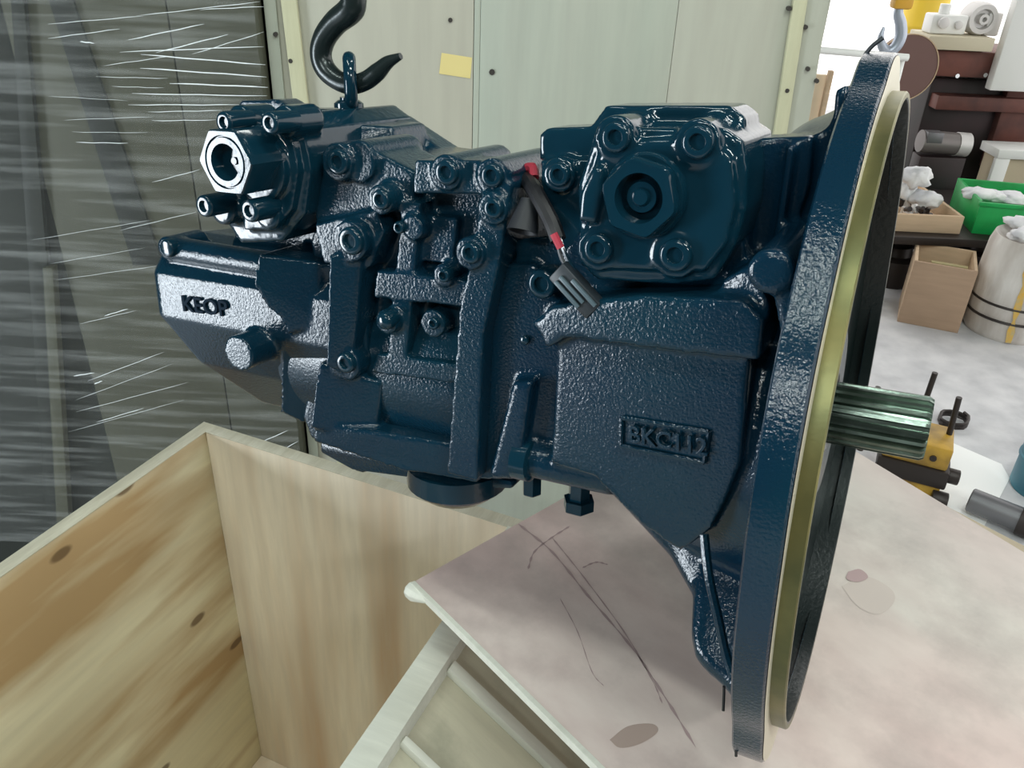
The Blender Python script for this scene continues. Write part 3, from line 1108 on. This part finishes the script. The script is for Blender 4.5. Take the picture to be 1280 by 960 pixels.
rc.loft([sec(xl_p, zb_p - 0.022, 0.97), sec(xl_p + 0.008, zb_p - 0.034), sec(xl_p + 0.03, zb_p - 0.075), sec(xl_p + 0.075, zb_p - 0.118), sec(xl_p + 0.12, -0.104), sec(xl_p + 0.27, -0.12)])
pr(rc, [(322, 318), (398, 328), (404, 402), (360, 418), (352, 400), (332, 382), (316, 356)], [-0.142, -0.118, -0.117, -0.130, -0.133, -0.140, -0.145], -0.03)
pr(rc, [(352, 398), (400, 330), (425, 330), (408, 460), (380, 530), (350, 515)], [-0.124, -0.117, -0.108, -0.100, -0.098, -0.108], -0.02)
rod(rc, 298, 442, -0.152, -0.05, 23)
# side tube
a, c = Q(216, 311, -0.105), Q(352, 334, -0.105)
rc.cyl(a, c, 0.0135, 28)
pr(rc, [(296, 286), (410, 286), (410, 350), (330, 345), (285, 318)], -0.075, -0.02)
rc.box(((a + c) / 2) + V((0, 0.045, -0.012)), ((c - a).length, 0.07, 0.03))
rod(rc, 207, 311, -0.118, -0.07, 15)
rear = rc.build('rear_cover', PAINT, pump, cast=0.0022, iters=2)
ta, tb = Q(229, 388, YR - 0.0016), Q(290, 396, YR - 0.0016)
text_mesh('cast_lettering', 'KEOP', 0.0255, 0.0012, ta, tb - ta, Q(234, 366, YR - 0.0016) - ta, mat('dull_blue_letters', (0.006, 0.016, 0.030), 0.75, spec=0.1), rear)
screw(207, 311, -0.124, 11.5, 0.01, nm='bolt', parent=rear, socket=False)

# ---- underside
un = MB()
pr(un, [(400, 552), (600, 592), (640, 602), (640, 612), (600, 610), (440, 588), (400, 566)], -0.09, 0.03)
un.build('bottom_plate', PAINT, pump, bevel=0.003)
c = Q(572, 600, -0.075)
MB().lathe(c, (0, 0, -1), [(-0.02, 0.050), (0.000, 0.050), (0.003, 0.047), (0.012, 0.036), (0.013, 0.0)], 32).build('bottom_cover', PAINT2, pump, smooth=40)
for (x, y) in ((454, 576), (665, 606)):
    c = Q(x, y, -0.075)
    MB().lathe(c, (0, 0, -1), [(-0.02, 0.0095), (0.008, 0.0095), (0.0095, 0.008), (0.0095, 0)], 6).build('hex_bolt', PAINT2, pump, smooth=20)
c = Q(724, 618, -0.095)
MB().lathe(c, (0, 0, -1), [(-0.025, 0.010), (0.004, 0.010), (0.004, 0.0145), (0.014, 0.0145), (0.0155, 0.0125), (0.0155, 0)], 6).build('drain_plug', PAINT2, pump, smooth=20)
a, c = Q(644, 572, -0.130), Q(668, 577, -0.130)
MB().lathe(a, c - a, [(0, 0.013), (0.002, 0.018), ((c - a).length - 0.002, 0.018), ((c - a).length, 0.014)], 28).build('drain_cap', PAINT2, pump, smooth=40)

# ---- cable with connector
cb = MB()
cb.tube(spline([Q(655, 220, -0.10), Q(668, 238, -0.135), Q(688, 275, -0.150), Q(698, 300, -0.155)], 8), 0.0062, 10)
cable = cb.build('wire_sleeve', BLACKP, pump)
for dx in (-3, 4):
    MB().tube(spline([Q(698 + dx * .3, 296, -0.156), Q(704 + dx, 320, -0.157), Q(718 + dx, 345, -0.158)], 6), 0.0016, 6).build('wire', GREYP if dx < 0 else PAINT2, cable)
MB().tube([Q(692, 292, -0.163), Q(701, 310, -0.163)], 0.003, 8).build('red_wire', RED, cable, label='bare red wire')
MB().tube(spline([Q(648, 228, -0.10), Q(657, 212, -0.105), Q(666, 210, -0.11), Q(668, 222, -0.115)], 6), 0.004, 8).build('red_wire', RED, cable, label='red wire loop')
ca, cb_ = Q(698, 336, -0.160), Q(745, 388, -0.160)
ax = (cb_ - ca).normalized()
side = V((0, -1, 0)).cross(ax).normalized()
k = pxm(720, 360, -0.16)
con = MB().box((ca + cb_) / 2, ((cb_ - ca).length, 30 * k, 0.012), (ax, side, V((0, 1, 0)))).build('connector', GREYP, cable, bevel=0.002)
for s_ in (-0.7, 0.0, 0.7):
    MB().box((ca + cb_) / 2 + side * (s_ * 13 * k) + ax * (0.006 if s_ > 0 else -0.002) + V((0, -0.007, 0)), ((cb_ - ca).length * 0.62, 5 * k, 0.003), (ax, side, V((0, 1, 0)))).build('connector_rib', mat('worn_connector_edge', (0.075, 0.11, 0.13), 0.4), con, bevel=0.0007)
# open rubber boot
a, c = Q(662, 250, -0.135), Q(653, 290, -0.145)
MB().lathe(a, c - a, [(0, 0.007), ((c - a).length, 0.0125), ((c - a).length, 0.0105), (0.004, 0.005), (0.004, 0)], 20).build('rubber_boot', mat('dark_boot', (0.010, 0.012, 0.016), 0.6), cable, smooth=40)

# ================================================================== CRANE HOOK
HY = -0.03
hp = [(442, -60), (442, 0), (437, 14), (420, 28), (406, 47), (401, 67), (406, 85), (420, 99), (438, 106), (457, 101), (472, 90), (485, 78), (501, 70)]
hr = [15, 16, 16, 15, 14.5, 14, 13.5, 12.5, 12, 11.5, 11, 8, 4]
P3 = [PM @ Q(x, y, HY) for x, y in hp]
hk = thing('crane_hook', 'black steel lifting hook holding the eye bolt of the pump', 'hook', loc=P3[8])
sp_ = spline([p - P3[8] for p in P3], 6)
rad = []
for i in range(len(sp_)):
    t = i / 6
    j = min(int(t), len(hr) - 2)
    rad.append((hr[j] + (hr[j + 1] - hr[j]) * (t - j)) * pxm(430, 60, HY))
hm = MB().tube(sp_, rad, 16)
hm.build('hook_body', HOOKM, hk, smooth=60)
top = sp_[0]
MB().cyl(top + V((0, 0, -0.02)), top + V((0, 0, 0.06)), 0.016, 20).build('shank_nut', HOOKM, hk)
MB().cyl(top + V((0, 0, 0.05)), V((top.x, top.y, 4.2 - P3[8].z)), 0.007, 12).build('hoist_cable', HOOKM, hk)

# ================================================================== WORKSHOP BEHIND, ON THE RIGHT
RUST = mat('rusty_brown_iron', (0.17, 0.060, 0.045), 0.55, 0.2, 0.3, 20, 0.5, 5, (0.07, 0.03, 0.027), bdist=0.004)
DARKM = mat('dark_maroon_machine', (0.030, 0.014, 0.016), 0.5, 0.2, 0.2, 15, 0.5, 4, (0.012, 0.012, 0.010))
BROWN = plywood('brown_box_ply', (0.42, 0.29, 0.20), (0.33, 0.23, 0.16), 0, 6, 0.6)
TANW = plywood('tan_board', (0.62, 0.46, 0.31), (0.48, 0.34, 0.22), 0, 8, 0.6)
WHITEP = mat('white_cloth', (0.80, 0.80, 0.80), 0.8, 0, 0.4, 30, 0.2, 10, (0.62, 0.62, 0.66), bdist=0.01)
GREEN = mat('bright_green_plastic', (0.010, 0.42, 0.10), 0.38, 0, 0.1, 20, 0.4, 7, (0.006, 0.28, 0.06))
BEIGE = mat('beige_paint', (0.52, 0.44, 0.31), 0.6)
WHITE = mat('white_paint', (0.86, 0.86, 0.84), 0.5)
CASTING = mat('pale_aluminium_casting', (0.66, 0.64, 0.63), 0.45, 0.3, 0.2, 40)
GREYS = mat('grey_pipe_steel', (0.16, 0.16, 0.17), 0.4, 0.4, 0.2, 40)
DARKI = mat('dark_iron', (0.035, 0.028, 0.026), 0.45, 0.4, 0.2, 40)
YEL = mat('dirty_yellow_paint', (0.52, 0.31, 0.04), 0.5, 0, 0.2, 30, 0.5, 12, (0.25, 0.15, 0.03))
YEL2 = mat('bright_yellow_paint', (0.90, 0.62, 0.05), 0.5)
BLUEP = mat('teal_blue_paint', (0.05, 0.25, 0.33), 0.45, 0, 0.1, 30, 0.4, 6, (0.03, 0.15, 0.22))
HOOKG = mat('grey_blue_hook_steel', (0.42, 0.46, 0.54), 0.35, 0.5)
DRUMM = mat('stained_white_sack', (0.74, 0.71, 0.68), 0.6, 0, 0.4, 18, 0.4, 9, (0.50, 0.45, 0.41), stretch=(1, 1, 0.3), bdist=0.02)
YSTR = mat('yellow_drip', (0.72, 0.43, 0.06), 0.5, 0, 0, 1, 0.3, 30, (0.55, 0.42, 0.2))
PAPER = mat('white_paper', (0.95, 0.95, 0.94), 0.7)


def frame_at(p, q):
    """axes of a thing whose front bottom edge runs from p to q: along, into depth, up"""
    a = (V((q.x, q.y, 0)) - V((p.x, p.y, 0))).normalized()
    d = V((-a.y, a.x, 0))
    return Matrix(((a.x, d.x, 0, p.x), (a.y, d.y, 0, p.y), (0, 0, 1, p.z), (0, 0, 0, 1))), (q - p).length


def lbox(par, x0, x1, y0, y1, z0, z1, nm, m, bev=0.003):
    return MB().box(((x0 + x1) / 2, (y0 + y1) / 2, (z0 + z1) / 2), (x1 - x0, y1 - y0, z1 - z0)).build(nm, m, par, bevel=bev)


def open_box(name, label, cat, p, q, h, d, t, m, m2=None, zf=None):
    M, w = frame_at(p, q)
    o = thing(name, label, cat, mw=M)
    lbox(o, 0, w, 0, t, 0, h, 'front_panel', m)
    lbox(o, 0, w, d - t, d, 0, h, 'back_panel', m2 or m)
    lbox(o, 0, t, t, d - t, 0, h, 'side_panel', m2 or m)
    lbox(o, w - t, w, t, d - t, 0, h, 'side_panel', m2 or m)
    lbox(o, t, w - t, t, d - t, 0, t, 'bottom', m2 or m)
    return o, w


# open wooden box on the floor
p, q = G(1121, 402), G(1197, 417)
hb = AT(1141, 326, p.y).z
wbx, w = open_box('wooden_box', 'open brown plywood box on the grey floor', 'box', p, q, hb, 0.30, 0.015, BROWN, TANW)
plank = MB().box((w * 0.6, 0.16, hb * 0.5), (w * 0.6, 0.03, hb * 0.75)).build('wood_offcut', mat('yellowish_offcut', (0.40, 0.34, 0.17), 0.6), None, bevel=0.003)
plank.data.transform(wbx.matrix_world)
origin(plank, wbx.matrix_world @ V((w * .6, .16, hb * .1)))
tag(plank, 'yellowish wood offcut standing inside the open brown box', 'wood')

# bench carrying tray and green crate
bz = AT(1160, 291, 4.0).z
MBn = thing('low_bench', 'dark low bench under the parts tray and the green crate', 'bench', loc=(3.0, 4.35, 0))
MB().box((0, 0, bz - 0.02), (2.6, 0.85, 0.04)).build('bench_top', DARKI, MBn, bevel=0.004)
for sx in (-1.2, 0.0, 1.2):
    for sy in (-0.36, 0.36):
        MB().box((sx, sy, (bz - 0.04) / 2), (0.06, 0.06, bz - 0.04)).build('leg', DARKI, MBn, bevel=0.003)
MB().box((0, 0.30, bz * 0.45), (2.4, 0.02, bz * 0.7)).build('back_board', DARKM, MBn)
for k, (sx, hh, ww) in enumerate(((-1.0, 0.20, 0.28), (-0.55, 0.26, 0.22), (-0.2, 0.16, 0.2))):
    o = MB().lathe((0, 0, 0), (0, 0, 1), [(0, ww / 2), (hh * 0.7, ww / 2), (hh * 0.75, ww * 0.3), (hh, ww * 0.28), (hh, 0)], 20).build('scrap_part', DARKI, None, bevel=0.002)
    o.location = (3.0 + sx, 4.25, 0)
    tag(o, ('leftmost dark iron casting stored below the bench', 'middle tallest dark iron casting stored below the bench', 'rightmost dark iron casting stored below the bench')[k], 'casting', 'castings under the bench')

# parts tray
p, q = AT(1085, 287, 4.0), AT(1200, 291, 4.0)
p.z = q.z = bz
ht = AT(1205, 271, 4.0).z - bz
tray, tw = open_box('parts_tray', 'shallow tan wooden tray with metal parts and white gloves', 'tray', p, q, ht, 0.75, 0.018, TANW)
for k in range(30):
    a = V((random.uniform(0.2, tw - 0.08), random.uniform(0.06, 0.35), 0.03 + random.random() * 0.07))
    o = MB().cyl((0, 0, -0.012), (0, 0, 0.012 + 0.02 * random.random()), 0.009 + 0.008 * random.random(), 8).build('small_part', DARKI if k % 3 else CASTING, None)
    o.matrix_world = tray.matrix_world @ Matrix.Translation(a) @ Matrix.Rotation(random.uniform(0, 3), 4, 'X') @ Matrix.Rotation(random.uniform(0, 3), 4, 'Z')
    tag(o, 'small loose metal part lying in the tan wooden tray', 'metal part', 'small parts in the tray')


def lump(name, label, cat, c, s, m, seed, n=14, group=None):
    rnd = random.Random(seed)
    bm = bmesh.new()
    bmesh.ops.create_icosphere(bm, subdivisions=3, radius=1.0)
    dirs = [V((rnd.uniform(-1, 1), rnd.uniform(-1, 1), rnd.uniform(-1, 1))).normalized() for _ in range(n)]
    for v in bm.verts:
        k = 1.0
        for d_ in dirs:
            k += 0.16 * math.exp(-((v.co.normalized() - d_).length / 0.45) ** 2)
        k -= 0.15
        k += 0.34 * noise.noise(v.co * 2.2 + V((seed * 3.1, seed, 0))) + 0.14 * noise.noise(v.co * 5.5 + V((seed, 0, seed * 2.0)))
        v.co = V((v.co.x * s[0] * k, v.co.y * s[1] * k, v.co.z * s[2] * k))
    me = bpy.data.meshes.new(name)
    bm.to_mesh(me)
    bm.free()
    for p_ in me.polygons:
        p_.use_smooth = True
    me.materials.append(m)
    o = bpy.data.objects.new(name, me)
    COL.objects.link(o)
    o.location = c
    return tag(o, label, cat, group)


lump('glove', 'white work glove on top of the pile in the tray', 'glove', AT(1146, 220, 4.25), (0.075, 0.06, 0.055), WHITEP, 1)
lump('glove', 'grey white glove against the left side of the tray', 'glove', AT(1131, 240, 4.28), (0.06, 0.07, 0.075), WHITEP, 2)
lump('glove', 'dirty white glove at the right side of the tray', 'glove', AT(1158, 251, 4.2), (0.08, 0.055, 0.05), WHITEP, 3)

# green plastic crate
p, q = AT(1213, 294, 4.02), AT(1330, 308, 3.95)
p.z = q.z = bz
hg = AT(1225, 252, 4.02).z - bz
gc, gw = open_box('plastic_crate', 'bright green plastic crate filled with white rags', 'crate', p, q, hg, 0.42, 0.015, GREEN)
lbox(gc, -0.008, gw + 0.008, -0.01, 0.016, hg - 0.02, hg, 'rim', GREEN)
for k, (x, y, s) in enumerate(((1220, 238, 0.085), (1242, 241, 0.075), (1266, 246, 0.10))):
    lump('rag', ('leftmost white rag bulging from the green crate', 'middle white rag bulging from the green crate', 'rightmost white rag in the green crate')[k], 'rag', AT(x, y + 4, 4.2), (s * 0.9, s * 0.7, s * 0.38), WHITEP, 10 + k, group='rags in the green crate')

# beige cupboard behind the green crate
p, q = AT(1236, 244, 4.82), AT(1330, 250, 4.82)
p.z = q.z = 0.0
zc = AT(1240, 186, 4.82).z
M, w = frame_at(p, q)
cab = thing('cupboard', 'beige cupboard with white frame behind the green crate', 'cupboard', mw=M)
lbox(cab, 0, w, 0.02, 0.19, 0, zc - 0.03, 'body', BEIGE)
lbox(cab, -0.03, w, -0.015, 0.20, zc - 0.05, zc, 'top', WHITE)
lbox(cab, -0.03, 0.05, -0.01, 0.02, 0, zc - 0.05, 'frame', WHITE)

# white sack drum
c = G(1258, 428)
c.y += 0.05
rd = 0.185
zt = AT(1250, 312, c.y - 0.1).z
drum = thing('sack_drum', 'round white sack bin with dark hoops and yellow drips', 'bin', loc=(c.x + 0.06, c.y + 0.10, 0))
MB().lathe((0, 0, 0), (0, 0, 1), [(0, rd * 0.94), (0.02, rd), (zt * 0.6, rd * 1.04), (zt * 0.9, rd * 1.0), (zt, rd * 0.93), (zt * 0.97, rd * 0.85), (zt * 0.8, 0.0)], 40).build('sack', DRUMM, drum, smooth=50)
for z in (0.10, 0.17):
    pts = [V((rd * 1.03 * math.cos(a), rd * 1.03 * math.sin(a), z)) for a in [2 * math.pi * i / 36 for i in range(37)]]
    MB().tube(pts, 0.006, 6).build('hoop', DARKI, drum)
ang0 = -2.05
vs = []
for i in range(9):
    z = zt * 0.95 * i / 8 + 0.012
    for k in (0, 1):
        a = ang0 + (0.06 + 0.035 * math.sin(i * 2.3)) * (1 if k else -1) - 0.02 * i + 0.1
        vs.append(V((rd * 1.045 * math.cos(a), rd * 1.045 * math.sin(a), z)))
MB().add(vs, [(2 * i, 2 * i + 1, 2 * i + 3, 2 * i + 2) for i in range(8)]).build('yellow_drip', YSTR, drum)
for k, (dx, dy, s) in enumerate(((-0.09, -0.05, 0.065), (0.065, -0.02, 0.08), (-0.03, 0.10, 0.065))):
    lump('plastic_bag', ('crumpled white bag at the left rim of the sack bin', 'largest crumpled white bag on top of the sack bin', 'crumpled white bag at the back of the sack bin')[k], 'bag', (c.x + 0.06 + dx, c.y + 0.10 + dy, zt + 0.02), (s, s, s * 0.5), WHITEP, 20 + k, group='bags in the sack bin')

# rusty machine
YMc = 5.2
mo = AT(1150, 200, YMc)
mach = thing('rusty_machine', 'large rusty brown machine frame with a dark body in the background', 'machine', loc=(mo.x, YMc, 0))


def mbx(x0, y0, x1, y1, d0, d1, nm, m):
    A, B = AT(x0, y0, YMc), AT(x1, y1, YMc)
    return lbox(mach, A.x - mo.x, B.x - mo.x, d0, d1, min(A.z, B.z), max(A.z, B.z), nm, m, 0.008)


zb0 = AT(1200, 98, YMc).z
mbx(1145, 58, 1330, 98, -0.12, 0.30, 'upper_beam', RUST)
lbox(mach, -0.06, 1.3, 0.0, 0.6, 0.0, zb0, 'body', DARKM, 0.01)
mbx(1165, 115, 1330, 140, -0.10, 0.02, 'lower_rail', RUST)
mbx(1258, 98, 1290, 210, -0.06, 0.02, 'upright', RUST)
for (x, y) in ((1197, 95), (1232, 94)):
    c_ = AT(x, y, YMc - 0.13)
    MB().cyl(V((c_.x - mo.x, -0.13, c_.z)), V((c_.x - mo.x, -0.10, c_.z)), 0.012, 10).build('bolt', CHROME, mach)
# round brown disc in front of the machine
dc = AT(1132, 85, 4.88)
rdk = 37 * 4.9 / FPX
disc = thing('round_plate', 'round dull red iron plate leaning behind the flange top', 'plate', loc=(dc.x, dc.y, dc.z - rdk))
MB().lathe((0, 0, rdk), (0, 1, 0), [(0.03, rdk), (0.004, rdk), (0, rdk * 0.97), (0, 0)], 48).build('plate', mat('dull_red_iron', (0.16, 0.085, 0.075), 0.6), disc)
MB().lathe((0, -0.003, rdk), (0, 1, 0), [(0.01, rdk * 1.015), (0, rdk * 1.015), (0, rdk * 0.985), (0.01, rdk * 0.985)], 48).build('rim', TANW, disc)
stz = dc.z - rdk
stand = MB()
stand.box((0, 0.06, stz / 2), (0.10, 0.08, stz))
stand.box((0, 0.06, 0.02), (0.2, 0.16, 0.04))
so = stand.build('plate_stand', DARKI, None, bevel=0.004)
so.location = (dc.x, dc.y, 0)
tag(so, 'dark iron post carrying the round red plate', 'stand')
# motor cylinder
ma, mb_ = AT(1150, 176, 4.9), AT(1207, 181, 4.9)
mot = thing('motor', 'grey cylindrical motor lying in front of the dark machine', 'motor', loc=(ma.x, ma.y, ma.z - 0.06))
ofs = V((ma.x, ma.y, ma.z - 0.06))
MB().cyl(ma - ofs, mb_ - ofs, 0.062, 24).build('motor_body', mat('grey_motor', (0.20, 0.18, 0.175), 0.4, 0.3), mot)
MB().cyl(ma.lerp(mb_, 0.78) - ofs, mb_ + V((0.01, 0, 0)) - ofs, 0.066, 24).build('end_cap', CASTING, mot)
MB().box(ma.lerp(mb_, 0.2) - ofs + V((0, -0.03, 0.035)), (0.09, 0.07, 0.06)).build('terminal_box', GREYS, mot, bevel=0.006)
ped = MB().box((0, 0, (ma.z - 0.075) / 2), (0.26, 0.12, ma.z - 0.075)).build('motor_block', DARKM, None, bevel=0.005)
ped.location = ((ma.x + mb_.x) / 2, ma.y, 0)
tag(ped, 'dark block below the grey cylindrical motor', 'block')
# pale plank and castings on the machine
pa, pb_ = AT(1152, 52, 5.1), AT(1236, 44, 5.1)
zt_ = AT(1200, 58, YMc).z
pl = MB().box(((pa.x + pb_.x) / 2, 5.15, zt_ + 0.036), (pb_.x - pa.x, 0.28, 0.07)).build('plank', mat('pale_plank', (0.60, 0.54, 0.40), 0.6), None, bevel=0.006)
origin(pl, V(((pa.x + pb_.x) / 2, 5.15, zt_)))
tag(pl, 'pale plank lying on top of the rusty machine', 'plank')
cx_ = AT(1222, 28, 5.15)
gh = thing('gear_housing', 'pale round cast gear housing standing on the plank', 'casting', loc=(cx_.x, 5.15, zt_ + 0.072))
rg_ = 0.085
MB().lathe((0, -0.06, rg_), (0, 1, 0), [(0.12, rg_), (0.02, rg_), (0.0, rg_ * 0.9), (0.0, rg_ * 0.62), (0.03, rg_ * 0.55), (0.03, rg_ * 0.35), (-0.01, rg_ * 0.32), (-0.01, rg_ * 0.15), (0.02, rg_ * 0.12), (0.02, 0)], 36).build('housing', CASTING, gh, smooth=40)
MB().box((0.07, 0.0, 0.06), (0.08, 0.1, 0.12)).build('side_lug', CASTING, gh, bevel=0.01)
cx2 = AT(1178, 40, 5.15)
vb = thing('valve_casting', 'white cast valve body lying left of the gear housing', 'casting', loc=(cx2.x, 5.15, zt_ + 0.072))
MB().box((0, 0, 0.05), (0.20, 0.12, 0.10)).build('body', WHITE, vb, bevel=0.012)
MB().cyl((-0.04, -0.05, 0.06), (-0.04, -0.085, 0.06), 0.03, 18).build('port', CASTING, vb, bevel=0.003)
MB().cyl((0.05, -0.05, 0.05), (0.05, -0.075, 0.05), 0.022, 18).build('port', CASTING, vb, bevel=0.003)
MB().cyl((-0.02, 0.0, 0.10), (-0.02, 0.0, 0.15), 0.03, 18).build('neck', WHITE, vb, bevel=0.003)

mbx(1252, -12, 1290, 108, -0.20, -0.13, 'white_guard', WHITE)
# yellow drum and hoist
yc = AT(1152, 30, 6.6)
yd = thing('yellow_barrel', 'bright yellow barrel in the sunlit background', 'barrel', loc=(yc.x, 6.6, 0))
rb = 0.15
MB().lathe((0, 0, 0), (0, 0, 1), [(0, rb), (0.5, rb), (0.51, rb * 1.04), (0.53, rb * 1.04), (0.54, rb), (1.0, rb), (1.01, rb * 1.04), (1.03, rb * 1.04), (1.04, rb), (1.75, rb), (1.76, 0)], 32).build('barrel_body', YEL2, yd, smooth=40)
hkc = AT(1112, 50, 3.6)
kk = 3.7 / FPX
bh = thing('crane_hook', 'grey blue crane hook under a yellow block in the background', 'hook', loc=hkc)
pts = [(1124, 8), (1123, 18), (1126, 30), (1126, 45), (1120, 58), (1111, 64), (1103, 58), (1101, 46), (1105, 34)]
P3 = spline([AT(x, y, 3.6) - hkc for x, y in pts], 6)
rr_ = []
for i in range(len(P3)):
    t = i / (len(P3) - 1)
    rr_.append(kk * (4.5 + 2.0 * math.sin(math.pi * min(t * 1.2, 1)) - 3.0 * max(t - 0.8, 0) / 0.2))
MB().tube(P3, rr_, 12).build('hook_body', HOOKG, bh, smooth=60)
bt = AT(1127, 4, 3.6) - hkc
MB().box(bt + V((0, 0, 0.03)), (0.075, 0.06, 0.10)).build('hook_block', mat('orange_yellow_block', (0.62, 0.33, 0.03), 0.45), bh, bevel=0.012)
MB().cyl(bt + V((0, 0, 0.05)), V((bt.x, bt.y, 4.2 - hkc.z)), 0.008, 8).build('hoist_cable', DARKI, bh)
# horizontal pole and stand
pa, pb_ = AT(1005, 61, 3.4), AT(1135, 72, 3.4)
pole = thing('pole', 'white horizontal pole resting on two posts behind the flange', 'pole', loc=(pa.x, pa.y, 0))
MB().cyl(V((0, 0, pa.z)), pb_ - V((pa.x, pa.y, 0)), 0.013, 14).build('bar', WHITE, pole)
for t in (0.1, 0.97):
    c_ = pa.lerp(pb_, t) - V((pa.x, pa.y, 0))
    MB().cyl(V((c_.x, c_.y + 0.02, 0)), V((c_.x, c_.y + 0.02, c_.z)), 0.012, 10).build('post', WHITE, pole)
# pale boards stacked upright between tall crate and flange
for k, (x0, x1, yt, d) in enumerate(((1008, 1034, 92, 4.2), (1036, 1042, 88, 4.15))):
    A, B = AT(x0, yt, d), AT(x1, yt, d)
    o = MB().box(((B.x - A.x) / 2, 0, A.z / 2), (B.x - A.x, 0.03, A.z)).build('upright_board', mat('cream_board', (0.80, 0.66, 0.48), 0.6) if k == 0 else TANW, None, bevel=0.003)
    o.location = (A.x, d, 0)
    tag(o, ('wide cream board standing upright right of the tall crate', 'narrow brown board standing upright near the flange')[k], 'board')

# yellow and black valve block on the floor
p, q = G(1088, 610), G(1168, 632)
M, w = frame_at(p, q)
zt2 = AT(1150, 545, p.y).z
dev = thing('valve_block', 'dirty yellow and black valve block with two upright studs', 'valve', mw=M)
lbox(dev, 0, w, 0, 0.16, 0, zt2 * 0.32, 'lower_body', YEL, 0.006)
lbox(dev, -0.006, w + 0.012, -0.008, 0.17, zt2 * 0.32, zt2 * 0.62, 'middle_plate', DARKI, 0.006)
lbox(dev, 0.0, w, 0, 0.16, zt2 * 0.62, zt2, 'upper_body', YEL, 0.008)
MB().cyl((w + 0.004, 0.03, zt2 * 0.5), (w + 0.045, 0.03, zt2 * 0.5), 0.026, 16).build('end_plug', DARKI, dev, bevel=0.004)
MB().cyl((w - 0.02, -0.01, zt2 * 0.15), (w + 0.03, -0.01, zt2 * 0.15), 0.03, 16).build('end_plug', DARKI, dev, bevel=0.004)
for k in range(4):
    MB().cyl((w * (0.15 + 0.2 * k), -0.004, zt2 * 0.8), (w * (0.15 + 0.2 * k), 0.01, zt2 * 0.8), 0.011, 12).build('port', DARKI, dev)
Mi = M.inverted()
for (xa, ya, xb, yb) in ((1179, 570, 1199, 497), (1150, 520, 1169, 466)):
    d_ = p.y + (0.02 if xa > 1160 else 0.14)
    A = Mi @ AT(xa, ya, d_)
    B = Mi @ AT(xb, yb, d_)
    MB().cyl(A, B, 0.0095, 10).build('stud', DARKI, dev)
MB().lathe(Mi @ AT(1093, 500, p.y + 0.1), (0, 0, 1), [(-0.2, 0.012), (0.0, 0.018), (0.03, 0.018), (0.032, 0.009), (0.05, 0.009), (0.05, 0)], 12).build('stud_nut', DARKI, dev)
# cable coil on the floor
cc = G(1190, 530)
pts = [V((cc.x + (0.055 + 0.01 * math.sin(i)) * math.cos(i * 0.5), cc.y + 0.055 * math.sin(i * 0.5), 0.008 + 0.0007 * i)) - V((cc.x, cc.y, 0)) for i in range(40)]
o = MB().tube(pts, 0.006, 6).build('cable_coil', DARKI, None)
o.location = (cc.x, cc.y, 0)
tag(o, 'small coil of black cable on the floor behind the shaft', 'cable')
# paper
pts = [G(x, y, 0.002) for x, y in ((1178, 548), (1252, 580), (1262, 598), (1240, 640), (1222, 672), (1172, 642), (1150, 600))]
o = MB().prism([v - V((pts[0].x, pts[0].y, 0)) for v in pts], (0, 0, -0.0018)).build('paper_sheet', PAPER, None)
o.location = (pts[0].x, pts[0].y, 0)
tag(o, 'bright white paper sheet spread on the floor', 'paper')
# pipe with flange
pa, pb_ = G(1212, 624, 0.05), G(1262, 644, 0.05)
axp = (pb_ - pa).normalized()
pipe = thing('steel_pipe', 'short dark grey steel pipe lying on the floor at the right edge', 'pipe', loc=(pa.x, pa.y, 0))
o0 = V((pa.x, pa.y, 0))
MB().lathe(pa - o0, axp, [(0, 0.036), (0.004, 0.04), (0.16, 0.04)], 28).build('tube', GREYS, pipe)
MB().lathe(pa - o0 + axp * 0.15, axp, [(0, 0.049), (0.004, 0.0495), (0.05, 0.0495), (0.05, 0.043), (0.03, 0.04), (0.03, 0)], 28).build('socket', DARKI, pipe)
# teal barrel
tb_ = G(1303, 612)
bar = thing('teal_barrel', 'teal blue barrel cut by the right edge of the picture', 'barrel', loc=(tb_.x, tb_.y, 0))
zt3 = AT(1285, 540, tb_.y).z
MB().lathe((0, 0, 0), (0, 0, 1), [(0, 0.10), (0.01, 0.105), (zt3 * 0.5, 0.105), (zt3 * 0.52, 0.11), (zt3 * 0.55, 0.11), (zt3 * 0.57, 0.105), (zt3, 0.105), (zt3, 0.09), (zt3 - 0.01, 0)], 32).build('barrel_body', BLUEP, bar, smooth=40)
